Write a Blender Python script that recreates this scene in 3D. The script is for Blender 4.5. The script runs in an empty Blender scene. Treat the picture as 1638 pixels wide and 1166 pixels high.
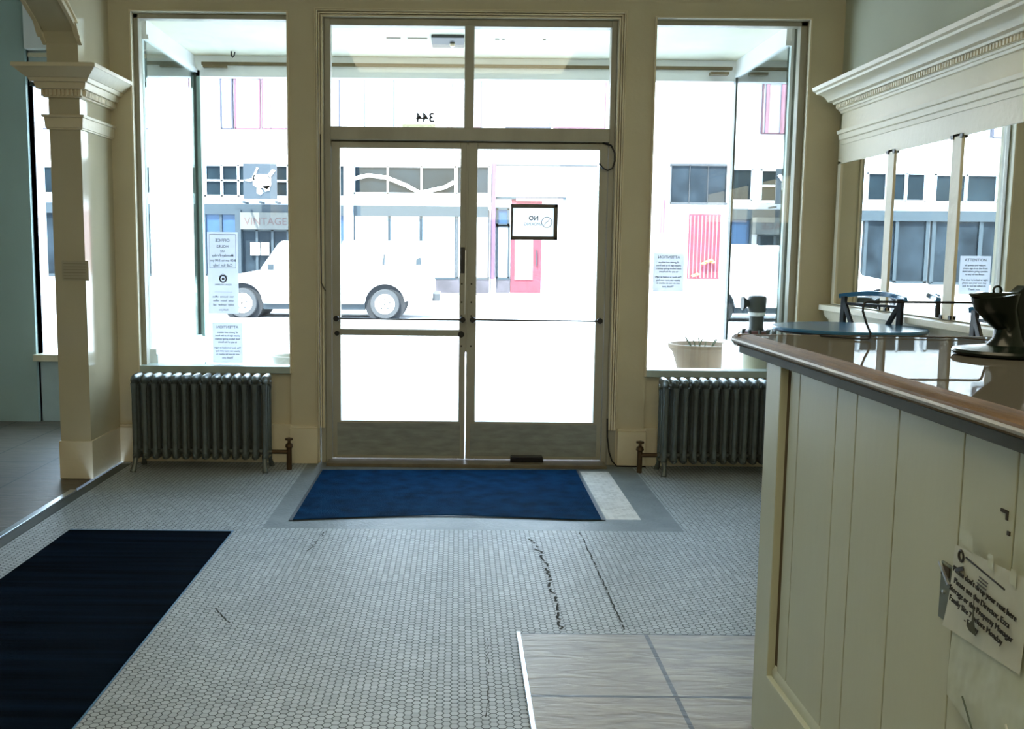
import bpy, bmesh, math, random
from mathutils import Vector, Matrix
random.seed(4)
PI = math.pi
S = bpy.context.scene
COL = S.collection

# ------------------------------------------------------------------ camera
FPX, CXP, CYP = 1570.0, 735.0, 583.0
PITCH, YAW, ROLL = math.radians(6.55), math.radians(.1), math.radians(-.55)
CAM = Vector((0, -6.4515, 1.41))
fw = Vector((math.sin(YAW)*math.cos(PITCH), math.cos(YAW)*math.cos(PITCH), -math.sin(PITCH)))
rt0 = Vector((math.cos(YAW), -math.sin(YAW), 0)); dn0 = fw.cross(rt0)
rt = math.cos(ROLL)*rt0 + math.sin(ROLL)*dn0
dn = -math.sin(ROLL)*rt0 + math.cos(ROLL)*dn0
cd = bpy.data.cameras.new('camera'); cam = bpy.data.objects.new('camera', cd); COL.objects.link(cam)
cam.matrix_world = Matrix(((rt.x, -dn.x, -fw.x, CAM.x), (rt.y, -dn.y, -fw.y, CAM.y), (rt.z, -dn.z, -fw.z, CAM.z), (0, 0, 0, 1)))
cd.sensor_width = 36; cd.lens = FPX/1638*36; cd.shift_x = (819-CXP)/1638; cd.clip_start = .05; cd.clip_end = 300
S.camera = cam

def at(px, py, Y):                       # where the sight line of a pixel meets the upright plane y = Y
    d = rt*((px-CXP)/FPX) + dn*((py-CYP)/FPX) + fw
    return CAM + d*((Y-CAM.y)/d.y)

# ------------------------------------------------------------------ light and exposure
W = bpy.data.worlds.new('sky'); S.world = W; W.use_nodes = True
bg = W.node_tree.nodes['Background']; bg.inputs[0].default_value = (.56, .75, 1.0, 1); bg.inputs[1].default_value = 2.6
def sun(name, strength, rot, col, angle):
    l = bpy.data.lights.new(name, 'SUN'); l.energy = strength; l.color = col; l.angle = math.radians(angle)
    o = bpy.data.objects.new(name, l); o.rotation_euler = [math.radians(a) for a in rot]; COL.objects.link(o)
sun('sun', 8.0, (38, 0, -28), (1, .96, .9), 1.0)     # high over the roof behind the lobby, lighting the street and the far fronts
def area(name, loc, rot, sx, sy, energy, col=(1, 1, 1), portal=False):
    l = bpy.data.lights.new(name, 'AREA'); l.shape = 'RECTANGLE'; l.size = sx; l.size_y = sy; l.energy = energy; l.color = col
    l.cycles.is_portal = portal
    o = bpy.data.objects.new(name, l); o.location = loc; o.rotation_euler = [math.radians(a) for a in rot]; COL.objects.link(o)
    return o
area('ceiling_fill_light', (0.0, -4.6, 3.52), (0, 0, 0), 2.4, 1.6, 13, (1, .86, .56))  # unseen warm fill added under the ceiling to brighten the lobby
area('back_fill_light', (0.0, -9.4, 2.6), (72, 0, 0), 3.2, 1.4, 14, (1, .88, .58))  # second added fill, behind the camera, standing for no known lamp
area('entry_portal', (0.05, 1.42, 1.45), (-90, 0, 0), 4.1, 2.85, 1, portal=True)
area('side_room_portal', (-4.2, 1.7, 1.6), (-90, 0, 0), 3.0, 2.2, 1, portal=True)
S.view_settings.view_transform = 'Standard'; S.view_settings.look = 'None'
S.view_settings.exposure = 1.75; S.view_settings.gamma = 1; S.view_settings.use_curve_mapping = False
S.cycles.max_bounces = 14; S.cycles.diffuse_bounces = 7; S.cycles.transparent_max_bounces = 24; S.cycles.glossy_bounces = 6
S.cycles.sample_clamp_indirect = 8

# ------------------------------------------------------------------ materials
def newmat(name):
    m = bpy.data.materials.new(name); m.use_nodes = True
    nt = m.node_tree; return m, nt, nt.nodes, nt.links, nt.nodes['Principled BSDF']
def plain(name, col, rough=.6, metal=0, var=.12, scale=6, bump=.0, bscale=60, spec=.5, coat=0, stretch=None, dirt=None, emit=None):
    m, nt, N, L, P = newmat(name)
    P.inputs['Roughness'].default_value = rough; P.inputs['Metallic'].default_value = metal
    P.inputs['Specular IOR Level'].default_value = spec; P.inputs['Coat Weight'].default_value = coat
    tc = N.new('ShaderNodeTexCoord'); vec = tc.outputs['Object']
    if stretch:
        mp = N.new('ShaderNodeMapping'); mp.inputs['Scale'].default_value = stretch; L.new(vec, mp.inputs[0]); vec = mp.outputs[0]
    nz = N.new('ShaderNodeTexNoise'); nz.inputs['Scale'].default_value = scale; nz.inputs['Detail'].default_value = 5
    L.new(vec, nz.inputs['Vector'])
    cr = N.new('ShaderNodeValToRGB'); cr.color_ramp.elements[0].position = .3; cr.color_ramp.elements[1].position = .7
    lo = dirt if dirt else [c*(1-var) for c in col]
    cr.color_ramp.elements[0].color = (*lo, 1); cr.color_ramp.elements[1].color = (*[min(1, c*(1+var*.5)) for c in col], 1)
    L.new(nz.outputs['Fac'], cr.inputs[0]); L.new(cr.outputs[0], P.inputs['Base Color'])
    if bump:
        n2 = N.new('ShaderNodeTexNoise'); n2.inputs['Scale'].default_value = bscale; L.new(vec, n2.inputs['Vector'])
        b = N.new('ShaderNodeBump'); b.inputs['Strength'].default_value = bump; b.inputs['Distance'].default_value = .01
        L.new(n2.outputs['Fac'], b.inputs['Height']); L.new(b.outputs[0], P.inputs['Normal'])
    if emit:
        P.inputs['Emission Color'].default_value = (*emit[0], 1); P.inputs['Emission Strength'].default_value = emit[1]
    return m
def glassmat(name, tint=(.95, .98, .97), boost=1.0, rough=0.0):
    m = bpy.data.materials.new(name); m.use_nodes = True; nt = m.node_tree; N = nt.nodes; L = nt.links
    N.remove(N['Principled BSDF'])
    t = N.new('ShaderNodeBsdfTransparent'); t.inputs[0].default_value = (*tint, 1)
    g = N.new('ShaderNodeBsdfGlossy'); g.inputs['Roughness'].default_value = rough
    f = N.new('ShaderNodeLayerWeight'); f.inputs['Blend'].default_value = .5      # Schlick's curve, the same from both sides of the pane
    pw = N.new('ShaderNodeMath'); pw.operation = 'POWER'; pw.inputs[1].default_value = 5; L.new(f.outputs['Facing'], pw.inputs[0])
    ma = N.new('ShaderNodeMath'); ma.operation = 'MULTIPLY_ADD'; ma.inputs[1].default_value = .96; ma.inputs[2].default_value = .04; L.new(pw.outputs[0], ma.inputs[0])
    mu = N.new('ShaderNodeMath'); mu.operation = 'MULTIPLY'; mu.use_clamp = True; mu.inputs[1].default_value = boost
    mx = N.new('ShaderNodeMixShader'); L.new(ma.outputs[0], mu.inputs[0]); L.new(mu.outputs[0], mx.inputs[0])
    L.new(t.outputs[0], mx.inputs[1]); L.new(g.outputs[0], mx.inputs[2]); L.new(mx.outputs[0], N['Material Output'].inputs[0])
    return m
def translucent(name, col, k):
    m = bpy.data.materials.new(name); m.use_nodes = True; N = m.node_tree.nodes; L = m.node_tree.links; N.remove(N['Principled BSDF'])
    t = N.new('ShaderNodeBsdfTranslucent'); t.inputs[0].default_value = (*col, 1); d = N.new('ShaderNodeBsdfDiffuse'); d.inputs[0].default_value = (*col, 1)
    tr = N.new('ShaderNodeBsdfTransparent'); mx = N.new('ShaderNodeMixShader'); mx.inputs[0].default_value = .35; m2 = N.new('ShaderNodeMixShader'); m2.inputs[0].default_value = k
    L.new(t.outputs[0], mx.inputs[1]); L.new(d.outputs[0], mx.inputs[2]); L.new(mx.outputs[0], m2.inputs[1]); L.new(tr.outputs[0], m2.inputs[2]); L.new(m2.outputs[0], N['Material Output'].inputs[0])
    return m
GN = 'notices taped to the shop windows'
def hexmat(name, pitch, tile, grout, rough=.35, gw=.452):
    m, nt, N, L, P = newmat(name)
    def vm(op, a, b=None):
        n = N.new('ShaderNodeVectorMath'); n.operation = op
        for i, v in enumerate((a, b)):
            if v is None: continue
            if isinstance(v, (tuple, float, int)):
                n.inputs[i].default_value = v if isinstance(v, tuple) else (v, v, v)
            else: L.new(v, n.inputs[i])
        return n.outputs['Value'] if op in ('DOT_PRODUCT', 'LENGTH') else n.outputs[0]
    def mm(op, a, b=None, c=None):
        n = N.new('ShaderNodeMath'); n.operation = op
        for i, v in enumerate((a, b, c)):
            if v is None: continue
            if isinstance(v, (float, int)): n.inputs[i].default_value = v
            else: L.new(v, n.inputs[i])
        return n.outputs[0]
    g = N.new('ShaderNodeNewGeometry')
    rv = N.new('ShaderNodeMapping'); rv.inputs['Rotation'].default_value = (0, 0, PI/2); L.new(g.outputs['Position'], rv.inputs[0])
    p = vm('MULTIPLY', rv.outputs[0], (1/pitch, 1/pitch, 0.0)); p = vm('ADD', p, (1000., 1000.*1.7320508, 0.))
    r = (1.0, 1.7320508, 1.0); h = (.5, .8660254, 0.0)
    a = vm('SUBTRACT', vm('MODULO', p, r), h)
    b = vm('SUBTRACT', vm('MODULO', vm('SUBTRACT', p, h), r), h)
    c = mm('LESS_THAN', vm('DOT_PRODUCT', a, a), vm('DOT_PRODUCT', b, b))
    mx = N.new('ShaderNodeMix'); mx.data_type = 'VECTOR'; L.new(c, mx.inputs[0]); L.new(b, mx.inputs[4]); L.new(a, mx.inputs[5])
    gv = mx.outputs[1]
    ab = vm('ABSOLUTE', gv); sx = N.new('ShaderNodeSeparateXYZ'); L.new(ab, sx.inputs[0])
    d = mm('MAXIMUM', sx.outputs[0], vm('DOT_PRODUCT', ab, (.5, .8660254, 0.)))
    gr = mm('GREATER_THAN', d, gw)
    idv = vm('SUBTRACT', p, gv); wn = N.new('ShaderNodeTexWhiteNoise'); wn.noise_dimensions = '2D'; L.new(idv, wn.inputs['Vector'])
    nz = N.new('ShaderNodeTexNoise'); nz.inputs['Scale'].default_value = 1.6; nz.inputs['Detail'].default_value = 6; L.new(g.outputs['Position'], nz.inputs['Vector'])
    n3 = N.new('ShaderNodeTexNoise'); n3.inputs['Scale'].default_value = 9; n3.inputs['Detail'].default_value = 5; L.new(g.outputs['Position'], n3.inputs['Vector'])
    v = mm('MULTIPLY_ADD', wn.outputs['Value'], .22, .80)
    v = mm('MULTIPLY', v, mm('MULTIPLY_ADD', nz.outputs['Fac'], .5, .74))
    v = mm('MULTIPLY', v, mm('MULTIPLY_ADD', n3.outputs['Fac'], .3, .85))
    tcol = vm('SCALE', tile); tcn = tcol.node; tcn.inputs[0].default_value = tile; L.new(v, tcn.inputs['Scale'])
    mc = N.new('ShaderNodeMix'); mc.data_type = 'RGBA'; L.new(gr, mc.inputs[0]); L.new(tcol, mc.inputs[6]); mc.inputs[7].default_value = (*grout, 1)
    L.new(mc.outputs[2], P.inputs['Base Color']); L.new(mm('MULTIPLY_ADD', gr, .4, rough), P.inputs['Roughness'])
    bp = N.new('ShaderNodeBump'); bp.inputs['Strength'].default_value = .35; bp.inputs['Distance'].default_value = .002
    L.new(mm('SUBTRACT', 1.0, gr), bp.inputs['Height']); L.new(bp.outputs[0], P.inputs['Normal'])
    return m
def tilemat(name, cx, cy, sx, sy, col, dark, grout, gw=.008, rough=.45):   # big rectangular tiles with a slate grain
    m, nt, N, L, P = newmat(name)
    g = N.new('ShaderNodeNewGeometry'); mp = N.new('ShaderNodeMapping'); mp.inputs['Location'].default_value = (-cx, -cy, 0)
    L.new(g.outputs['Position'], mp.inputs[0])
    br = N.new('ShaderNodeTexBrick'); br.offset = 0; br.squash = 1
    br.inputs['Scale'].default_value = 1; br.inputs['Brick Width'].default_value = sx; br.inputs['Row Height'].default_value = sy
    br.inputs['Mortar Size'].default_value = gw; br.inputs['Mortar Smooth'].default_value = .1
    L.new(mp.outputs[0], br.inputs['Vector'])
    m2 = N.new('ShaderNodeMapping'); m2.inputs['Scale'].default_value = (3, 14, 3); m2.inputs['Rotation'].default_value = (0, 0, .15); L.new(g.outputs['Position'], m2.inputs[0])
    nz = N.new('ShaderNodeTexNoise'); nz.inputs['Scale'].default_value = 1.7; nz.inputs['Detail'].default_value = 8; nz.inputs['Distortion'].default_value = 1.2
    L.new(m2.outputs[0], nz.inputs['Vector'])
    cr = N.new('ShaderNodeValToRGB'); cr.color_ramp.elements[0].position = .32; cr.color_ramp.elements[1].position = .68
    cr.color_ramp.elements[0].color = (*dark, 1); cr.color_ramp.elements[1].color = (*col, 1); L.new(nz.outputs['Fac'], cr.inputs[0])
    mc = N.new('ShaderNodeMix'); mc.data_type = 'RGBA'; L.new(br.outputs['Fac'], mc.inputs[0]); L.new(cr.outputs[0], mc.inputs[6]); mc.inputs[7].default_value = (*grout, 1)
    L.new(mc.outputs[2], P.inputs['Base Color']); P.inputs['Roughness'].default_value = rough
    bp = N.new('ShaderNodeBump'); bp.inputs['Strength'].default_value = .5; bp.inputs['Distance'].default_value = .006
    L.new(nz.outputs['Fac'], bp.inputs['Height']); L.new(bp.outputs[0], P.inputs['Normal'])
    return m

CREAM = plain('cream_paint', (.60, .54, .38), .5, var=.06, scale=2.5, bump=.12, bscale=35)
GLOSSC = plain('glossy_cream_paint', (.58, .53, .38), .08, var=.05, scale=2.5, spec=1.0)
CREAM2 = plain('cream_gloss_paint', (.74, .66, .48), .38, var=.05, scale=3, bump=.2, bscale=30)
SAGE = plain('pale_sage_paint', (.53, .55, .43), .6, var=.05, scale=2)
TEAL = plain('pale_teal_paint', (.42, .54, .52), .6, var=.06, scale=2)
PANELP = plain('counter_paint', (.50, .52, .40), .45, var=.05, scale=2.5, bump=.06, bscale=30, stretch=(1, 1, .4))
DOORP = plain('door_paint', (.40, .38, .30), .42, var=.16, scale=5, bump=.2, bscale=30, stretch=(1, 1, .3))
SILLP = plain('sill_paint', (.42, .50, .47), .4, var=.12, scale=9)
DARK = plain('recess_shade_and_chip', (.045, .036, .025), .7)  # dark tone painting the shade in gaps; also slot and paint chips
IRON = plain('radiator_paint', (.14, .165, .16), .27, metal=.4, var=.2, scale=14, bump=.2, bscale=80)
IRON_D = plain('black_iron', (.03, .03, .03), .5, metal=.5)
WOOD = plain('worn_brown_wood', (.15, .085, .028), .5, spec=.25, var=.45, scale=5, bump=.2, bscale=30, stretch=(18, 1.2, 18))
WOODN = plain('worn_wood_nosing', (.42, .38, .30), .35, var=.45, scale=6, stretch=(18, 1.5, 18))
MATB = plain('navy_carpet', (.004, .040, .115), .95, var=.45, scale=9, bump=.8, bscale=260, spec=.03)
MATN = plain('dark_navy_carpet', (.003, .009, .020), .95, var=.75, scale=3.5, bump=.7, bscale=200, spec=.02, stretch=(.25, 5, 1))
RUB = plain('blue_lit_rubber', (.08, .20, .36), .35)  # runner edge coloured blue for the light catching it
RUBD = plain('dark_rubber_edge', (.012, .022, .035), .5)
HEX = hexmat('hex_mosaic', .0275, (.405, .445, .47), (.06, .068, .072), .5, .442)
HEXW = hexmat('white_mosaic', .0275, (.93, .93, .92), (.7, .7, .7), .10, .46)
BORD = plain('grey_cement_border', (.16, .19, .20), .5, var=.2, scale=8, bump=.3, bscale=60)
CRACKM = plain('crack_dirt', (.03, .035, .03), .9)
SLATE = tilemat('slate_floor_tile', .703, -2.965, .47, .515, (.38, .34, .28), (.21, .185, .155), (.045, .042, .035))
BROWNT = tilemat('brown_floor_tile', -2.25, 1.3, .45, .45, (.15, .125, .09), (.095, .08, .06), (.04, .035, .03), .006)
STEEL = plain('brushed_aluminium', (.62, .66, .70), .28, metal=.9, var=.1)
MIRROR = plain('mirror_silver', (.93, .96, .95), .008, metal=1, var=0)
GTOP = bpy.data.materials.new('polished_dark_counter_glass'); GTOP.use_nodes = True
def gt():
    N = GTOP.node_tree.nodes; L = GTOP.node_tree.links; N.remove(N['Principled BSDF'])
    d = N.new('ShaderNodeBsdfDiffuse'); d.inputs[0].default_value = (.10, .095, .08, 1); g = N.new('ShaderNodeBsdfGlossy'); g.inputs['Roughness'].default_value = .015
    mx = N.new('ShaderNodeMixShader'); mx.inputs[0].default_value = .16; L.new(d.outputs[0], mx.inputs[1]); L.new(g.outputs[0], mx.inputs[2]); L.new(mx.outputs[0], N['Material Output'].inputs[0])
gt()

GLASS = glassmat('window_glass'); SIDEG = glassmat('side_window_glass', (.85, .92, .90), 2.2)
BLACK = plain('black_gloss', (.005, .010, .007), .22, var=.2, spec=.4)
BLACKM = plain('black_metal', (.012, .012, .014), .35, metal=.3)
BROWNM = plain('dark_brown_metal', (.06, .045, .03), .4)
BLUET = plain('blue_laminate', (.05, .17, .30), .22, var=.08)
PAPER = plain('white_paper', (.80, .80, .78), .6, var=.04); PAPERG = plain('grey_sleeve_paper', (.50, .54, .43), .35, var=.08, scale=8, bump=.6, bscale=14)
PAPT = glassmat('thin_paper', (.5, .55, .6), 0)
INK = plain('black_ink', (.02, .02, .02), .6); INKG = plain('faded_ink', (.10, .11, .12), .6)
SIGNF = plain('dark_sign_frame', (.06, .055, .045), .3, var=.3, scale=20)
SOFF = plain('soffit_paint', (.86, .82, .66), .7, var=.12, scale=1.8)
BRTRIM = plain('tan_wood_trim', (.16, .11, .045), .6)
CONC = plain('pale_concrete', (.62, .62, .60), .8, var=.08, scale=3); ASPH = plain('sunlit_asphalt', (.42, .42, .43), .85, var=.1, scale=5)
WHITEW = plain('white_stucco', (.85, .85, .85), .8, var=.03); POST = plain('aluminium_post', (.05, .065, .06), .35, metal=.4)
BGLASS = plain('dark_shop_glass', (.010, .018, .024), .3, var=.5, scale=.8, spec=.08)
BGLASS2 = plain('grey_blue_window_glass', (.016, .024, .032), .3, var=.5, scale=1.3, spec=.08)
PALEG = plain('curtained_shop_glass', (.55, .6, .64), .4, var=.08, scale=.8)
BLUEF = plain('blue_grey_frame', (.015, .028, .038), .5); GREYF = plain('grey_frame', (.04, .045, .05), .5); LILAC = plain('lilac_post', (.09, .045, .11), .6)
SIGNB = plain('blue_grey_sign', (.020, .032, .044), .5, var=.06); WHITE = plain('white_paint', (.9, .9, .9), .5, var=.02)
RED = plain('faded_red_paint', (.16, .022, .038), .6, var=.2); REDB = plain('red_brick', (.20, .06, .06), .8, var=.5, scale=3); PINK = plain('pink_curtain', (.26, .13, .17), .8, var=.4, scale=3, stretch=(4, 4, .4))
AWN = plain('grey_valance', (.09, .095, .09), .8, var=.1); BRICKG = plain('grey_brick_base', (.06, .055, .068), .8, var=.4, scale=2)
BLUEDOOR = plain('blue_door_glass', (.018, .05, .11), .3)
CARW = plain('white_car_paint', (.88, .88, .88), .3, var=.01, coat=.5); TYRE = plain('tyre_rubber', (.04, .045, .05), .8); ARCH = plain('wheel_arch_shade', (.015, .018, .022), .9)  # wheel wells painted near black for the shade inside
CARG = plain('car_window_glass', (.5, .54, .58), .1); CHROME = plain('chrome', (.7, .7, .7), .15, metal=1)
HYDG = plain('grey_cast_iron', (.045, .05, .045), .5, metal=.2, var=.2); HYDR = plain('dull_red_band', (.12, .025, .018), .5); TERRA = plain('tan_planter_clay', (.20, .13, .07), .7, var=.15); LEAF = plain('dry_stems', (.12, .13, .07), .8)
BEIGE = plain('beige_stone', (.50, .47, .36), .7, var=.1); GRAD = plain('grey_drum_metal', (.30, .31, .31), .4, metal=.5)
TAPEM = plain('crinkled_tape', (.60, .64, .52), .2)
BRASS = plain('brown_valve_brass', (.10, .06, .03), .4, metal=.6); YEL = plain('yellow_petals', (.75, .6, .12), .6)

# ------------------------------------------------------------------ mesh helpers
class MB:
    def __init__(s): s.v = []; s.f = []
    def add(s, vs, fs):
        n = len(s.v); s.v += [tuple(v) for v in vs]; s.f += [tuple(i+n for i in f) for f in fs]; return s
    def box(s, x0, x1, y0, y1, z0, z1):
        x0, x1 = sorted((x0, x1)); y0, y1 = sorted((y0, y1)); z0, z1 = sorted((z0, z1))
        return s.add([(x, y, z) for z in (z0, z1) for y in (y0, y1) for x in (x0, x1)],
                     [(0, 2, 3, 1), (4, 5, 7, 6), (0, 1, 5, 4), (2, 6, 7, 3), (0, 4, 6, 2), (1, 3, 7, 5)])
    def prism(s, pts, axis, a, b):       # outline pts in the two other axes, drawn out along axis from a to b
        def P(u, v, w): return (w, u, v) if axis == 'x' else (u, w, v) if axis == 'y' else (u, v, w)
        n = len(pts)
        return s.add([P(u, v, a) for u, v in pts]+[P(u, v, b) for u, v in pts],
                     [tuple(range(n))[::-1], tuple(range(n, 2*n))]+[(i, (i+1) % n, n+(i+1) % n, n+i) for i in range(n)])
    def loft(s, rings, close=True, caps=True):
        n = len(rings[0]); vs = [p for r in rings for p in r]; fs = []
        for k in range(len(rings)-1):
            for i in range(n if close else n-1):
                j = (i+1) % n; fs.append((k*n+i, k*n+j, (k+1)*n+j, (k+1)*n+i))
        if caps: fs += [tuple(range(n))[::-1], tuple(range((len(rings)-1)*n, len(rings)*n))]
        return s.add(vs, fs)
    def lathe(s, prof, c=(0, 0, 0), seg=24, axis='z', caps=True):
        rings = []
        for r, h in prof:
            ring = []
            for i in range(seg):
                a = 2*PI*i/seg; u, v = r*math.cos(a), r*math.sin(a)
                ring.append((c[0]+u, c[1]+v, c[2]+h) if axis == 'z' else (c[0]+u, c[1]+h, c[2]+v) if axis == 'y' else (c[0]+h, c[1]+u, c[2]+v))
            rings.append(ring)
        return s.loft(rings, caps=caps)
    def tube(s, pts, r, seg=8, closed=False, sy=1.0):
        pts = [Vector(p) for p in pts]; rings = []; n = len(pts); up = None
        for i, p in enumerate(pts):
            a = pts[i-1] if (i > 0 or closed) else p; b = pts[(i+1) % n] if (i < n-1 or closed) else p
            t = (b-a).normalized()
            if up is None: up = Vector((0, 0, 1)) if abs(t.z) < .9 else Vector((0, 1, 0))
            x = t.cross(up).normalized(); up = x.cross(t).normalized()
            rr = r[i] if isinstance(r, (list, tuple)) else r
            rings.append([p + x*(rr*math.cos(2*PI*k/seg)) + up*(rr*sy*math.sin(2*PI*k/seg)) for k in range(seg)])
        if closed: rings.append(rings[0])
        return s.loft(rings, caps=not closed)
    def bar(s, a, b, w, t, up=(0, 0, 1)):   # rectangular bar between two points
        a = Vector(a); b = Vector(b); d = (b-a).normalized(); x = d.cross(Vector(up)).normalized(); y = x.cross(d)
        return s.loft([[p+x*(w/2*i)+y*(t/2*j) for i, j in ((-1, -1), (1, -1), (1, 1), (-1, 1))] for p in (a, b)])
    def build(s, name, mat, parent=None, bevel=0, smooth=True, seg=2):
        me = bpy.data.meshes.new(name); me.from_pydata(s.v, [], s.f)
        bm = bmesh.new(); bm.from_mesh(me); bmesh.ops.recalc_face_normals(bm, faces=bm.faces[:])
        if bevel:
            ed = [e for e in bm.edges if len(e.link_faces) == 2 and e.calc_face_angle(0) > .7]
            bmesh.ops.bevel(bm, geom=ed, offset=bevel, segments=seg, profile=.5, affect='EDGES', clamp_overlap=True)
        bm.to_mesh(me); bm.free()
        if smooth:
            me.shade_smooth(); me.set_sharp_from_angle(angle=math.radians(38))
        me.materials.append(mat)
        o = bpy.data.objects.new(name, me); COL.objects.link(o)
        if bevel and smooth: wn = o.modifiers.new('flat_faces', 'WEIGHTED_NORMAL'); wn.keep_sharp = True; wn.weight = 100
        if parent: o.parent = parent
        return o
def tag(o, label=None, cat=None, group=None, kind=None):
    if label: o['label'] = label
    if cat: o['category'] = cat
    if group: o['group'] = group
    if kind: o['kind'] = kind
    return o
def thing(name, label, cat, loc=(0, 0, 0), group=None, rz=0):
    o = bpy.data.objects.new(name, None); COL.objects.link(o); o.location = loc; o.rotation_euler = (0, 0, rz); o.empty_display_size = .1
    return tag(o, label, cat, group)
def struct(o, label, cat='structure'): return tag(o, label, cat, None, 'structure')
def box(name, mat, parent, *b, bevel=0): return MB().box(*b).build(name, mat, parent, bevel)
def copy_tree(o, parent=None):
    c = o.copy(); COL.objects.link(c); c.parent = parent
    for ch in [k for k in bpy.data.objects if k.parent == o]: copy_tree(ch, c)
    return c
DG = bpy.context.evaluated_depsgraph_get
def text(name, body, size, mat, M, parent=None, align='CENTER', bold=0, space=1.0, ext=.0008):
    cu = bpy.data.curves.new(name, 'FONT'); cu.body = body; cu.size = size; cu.align_x = align; cu.extrude = ext; cu.offset = bold; cu.space_line = space; cu.resolution_u = 3
    t = bpy.data.objects.new('tmp', cu); COL.objects.link(t); bpy.context.view_layer.update()
    me = bpy.data.meshes.new_from_object(t.evaluated_get(DG())); bpy.data.objects.remove(t); bpy.data.curves.remove(cu)
    me.transform(M); me.name = name
    if M.determinant() < 0: me.flip_normals()
    me.materials.clear(); me.materials.append(mat)
    o = bpy.data.objects.new(name, me); COL.objects.link(o)
    if parent: o.parent = parent
    return o
# lettering read from the street side: its back is seen from the lobby, so it runs right to left here
def BACK(x, y, z): return Matrix(((-1, 0, 0, x), (0, 0, 1, y), (0, 1, 0, z), (0, 0, 0, 1)))
def FRONT(x, y, z, s=1): return Matrix(((s, 0, 0, x), (0, 0, -1, y), (0, 1, 0, z), (0, 0, 0, 1)))

# ================================================================== THE SETTING: floor, walls, ceiling
XR = 2.445
f = MB()
for (x0, x1, y0, y1) in ((-2.22, -.99, -10, 0), (1.165, 2.5, -10, 0), (-.99, 1.165, -10, -1.57)): f.box(x0, x1, y0, y1, -.05, 0)
floor = struct(f.build('floor', HEX, smooth=False), 'pale hexagonal mosaic tile floor of the lobby', 'floor')
b = MB(); b.box(-.99, .80, -1.57, .12, -.05, 0); b.box(.80, 1.165, -1.57, -1.35, -.05, 0); b.box(.985, 1.165, -1.35, .12, -.05, 0); b.box(.80, .985, -.20, .12, -.05, 0)
b.build('floor_border', BORD, floor, smooth=False)['label'] = 'grey cement border round the door mat'
w = MB().box(.80, .985, -1.35, -.20, -.05, 0).build('floor_inlay', HEXW, floor, smooth=False); w['label'] = 'bright white mosaic inlay'
box('floor_side_room', BROWNT, floor, -7, -2.25, -10, 1.6, -.05, -.003)['label'] = 'brown square tile floor of the side room'
def crack(pts, w):
    m = MB()
    for i in range(len(pts)-1):
        a = Vector((*pts[i], 0)); c = Vector((*pts[i+1], 0)); n = (c-a).normalized().cross(Vector((0, 0, 1)))*w
        if random.random() < .82: m.add([a-n*random.uniform(.5, 1), a+n*random.uniform(.5, 1), c+n*random.uniform(.3, 1), c-n*random.uniform(.3, 1)], [(0, 1, 2, 3)])
    for i in range(len(m.v)): m.v[i] = (m.v[i][0], m.v[i][1], .0012)
    m.build('floor_crack', CRACKM, floor, smooth=False)
def jag(x0, y0, x1, y1, n, j): return [(x0+(x1-x0)*k/n+random.uniform(-j, j), y0+(y1-y0)*k/n) for k in range(n+1)]
crack(jag(.628, -1.60, .640, -2.955, 60, .004), .0045)
crack(jag(.37, -1.72, .40, -2.0, 14, .012)+jag(.41, -2.05, .40, -2.95, 46, .010), .0075)
crack(jag(-.66, -1.62, -.70, -1.95, 18, .010), .004)
crack(jag(-.95, -2.7, -.86, -2.86, 10, .006), .004)
crack(jag(.12, -2.95, .10, -3.6, 20, .006), .002)
th = MB().box(-.86, .985, -.12, .16, -.001, .022).build('trim_1', plain('worn_threshold', (.17, .14, .09), .5, var=.3), bevel=.004)
struct(th, 'worn brown threshold under the entrance doors', 'threshold')
th = thing('trim_2', 'metal edge strip between mosaic floor and brown tiles', 'floor trim'); th['kind'] = 'structure'
box('metal_strip', STEEL, th, -2.255, -2.215, -7, -.84, .0, .012, bevel=.003)
box('dark_joint', plain('dark_joint_filler', (.07, .08, .075), .7), th, -2.215, -2.15, -7, -.10, .0, .003)

# tiled platform in front of the counter
pf = thing('floor_platform', 'raised grey slate-tiled floor patch with metal edge', 'floor'); pf['kind'] = 'structure'
box('tiles', SLATE, pf, .242, 2.44, -10, -2.965, 0, .014)
box('metal_edge', STEEL, pf, .226, .2415, -10, -2.958, 0, .018, bevel=.003)

# front wall: flat piers and lintel around the openings
OL0, OL1 = -2.10, -1.105; OR0, OR1 = 1.243, 2.225; D0, D1 = -.915, 1.055
wf = MB()
wf.box(-2.5, OL0, 0, .16, 0, 3.6); wf.box(OL1, D0, 0, .16, 0, 3.6); wf.box(D1, OR0, 0, .16, 0, 3.6); wf.box(OR1, 2.6, 0, .16, 0, 3.6)
wf.box(OL0, OL1, 0, .16, 2.905, 3.6); wf.box(OR0, OR1, 0, .16, 2.895, 3.6); wf.box(D0, D1, 0, .16, 2.92, 3.6)
wf.box(OL0, OL1, .03, .16, 0, .60); wf.box(OR0, OR1, .03, .16, 0, .60)
struct(wf.build('wall_front', CREAM, smooth=False), 'cream painted shopfront wall of flat piers around doors and windows', 'wall')
bb = MB()
for x0, x1 in ((-2.24, -2.09), (-1.115, -.925), (1.065, 1.255), (2.21, 2.44)): bb.box(x0, x1, -.035, .03, 0, .235); bb.box(x0, x1, -.025, .03, .235, .25)
for x0, x1 in ((-2.10, -1.10), (1.24, 2.23)): bb.box(x0, x1, -.01, .05, 0, .255)
struct(bb.build('baseboard_front', CREAM2, bevel=.004), 'tall cream baseboard along the front wall', 'baseboard')

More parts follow.
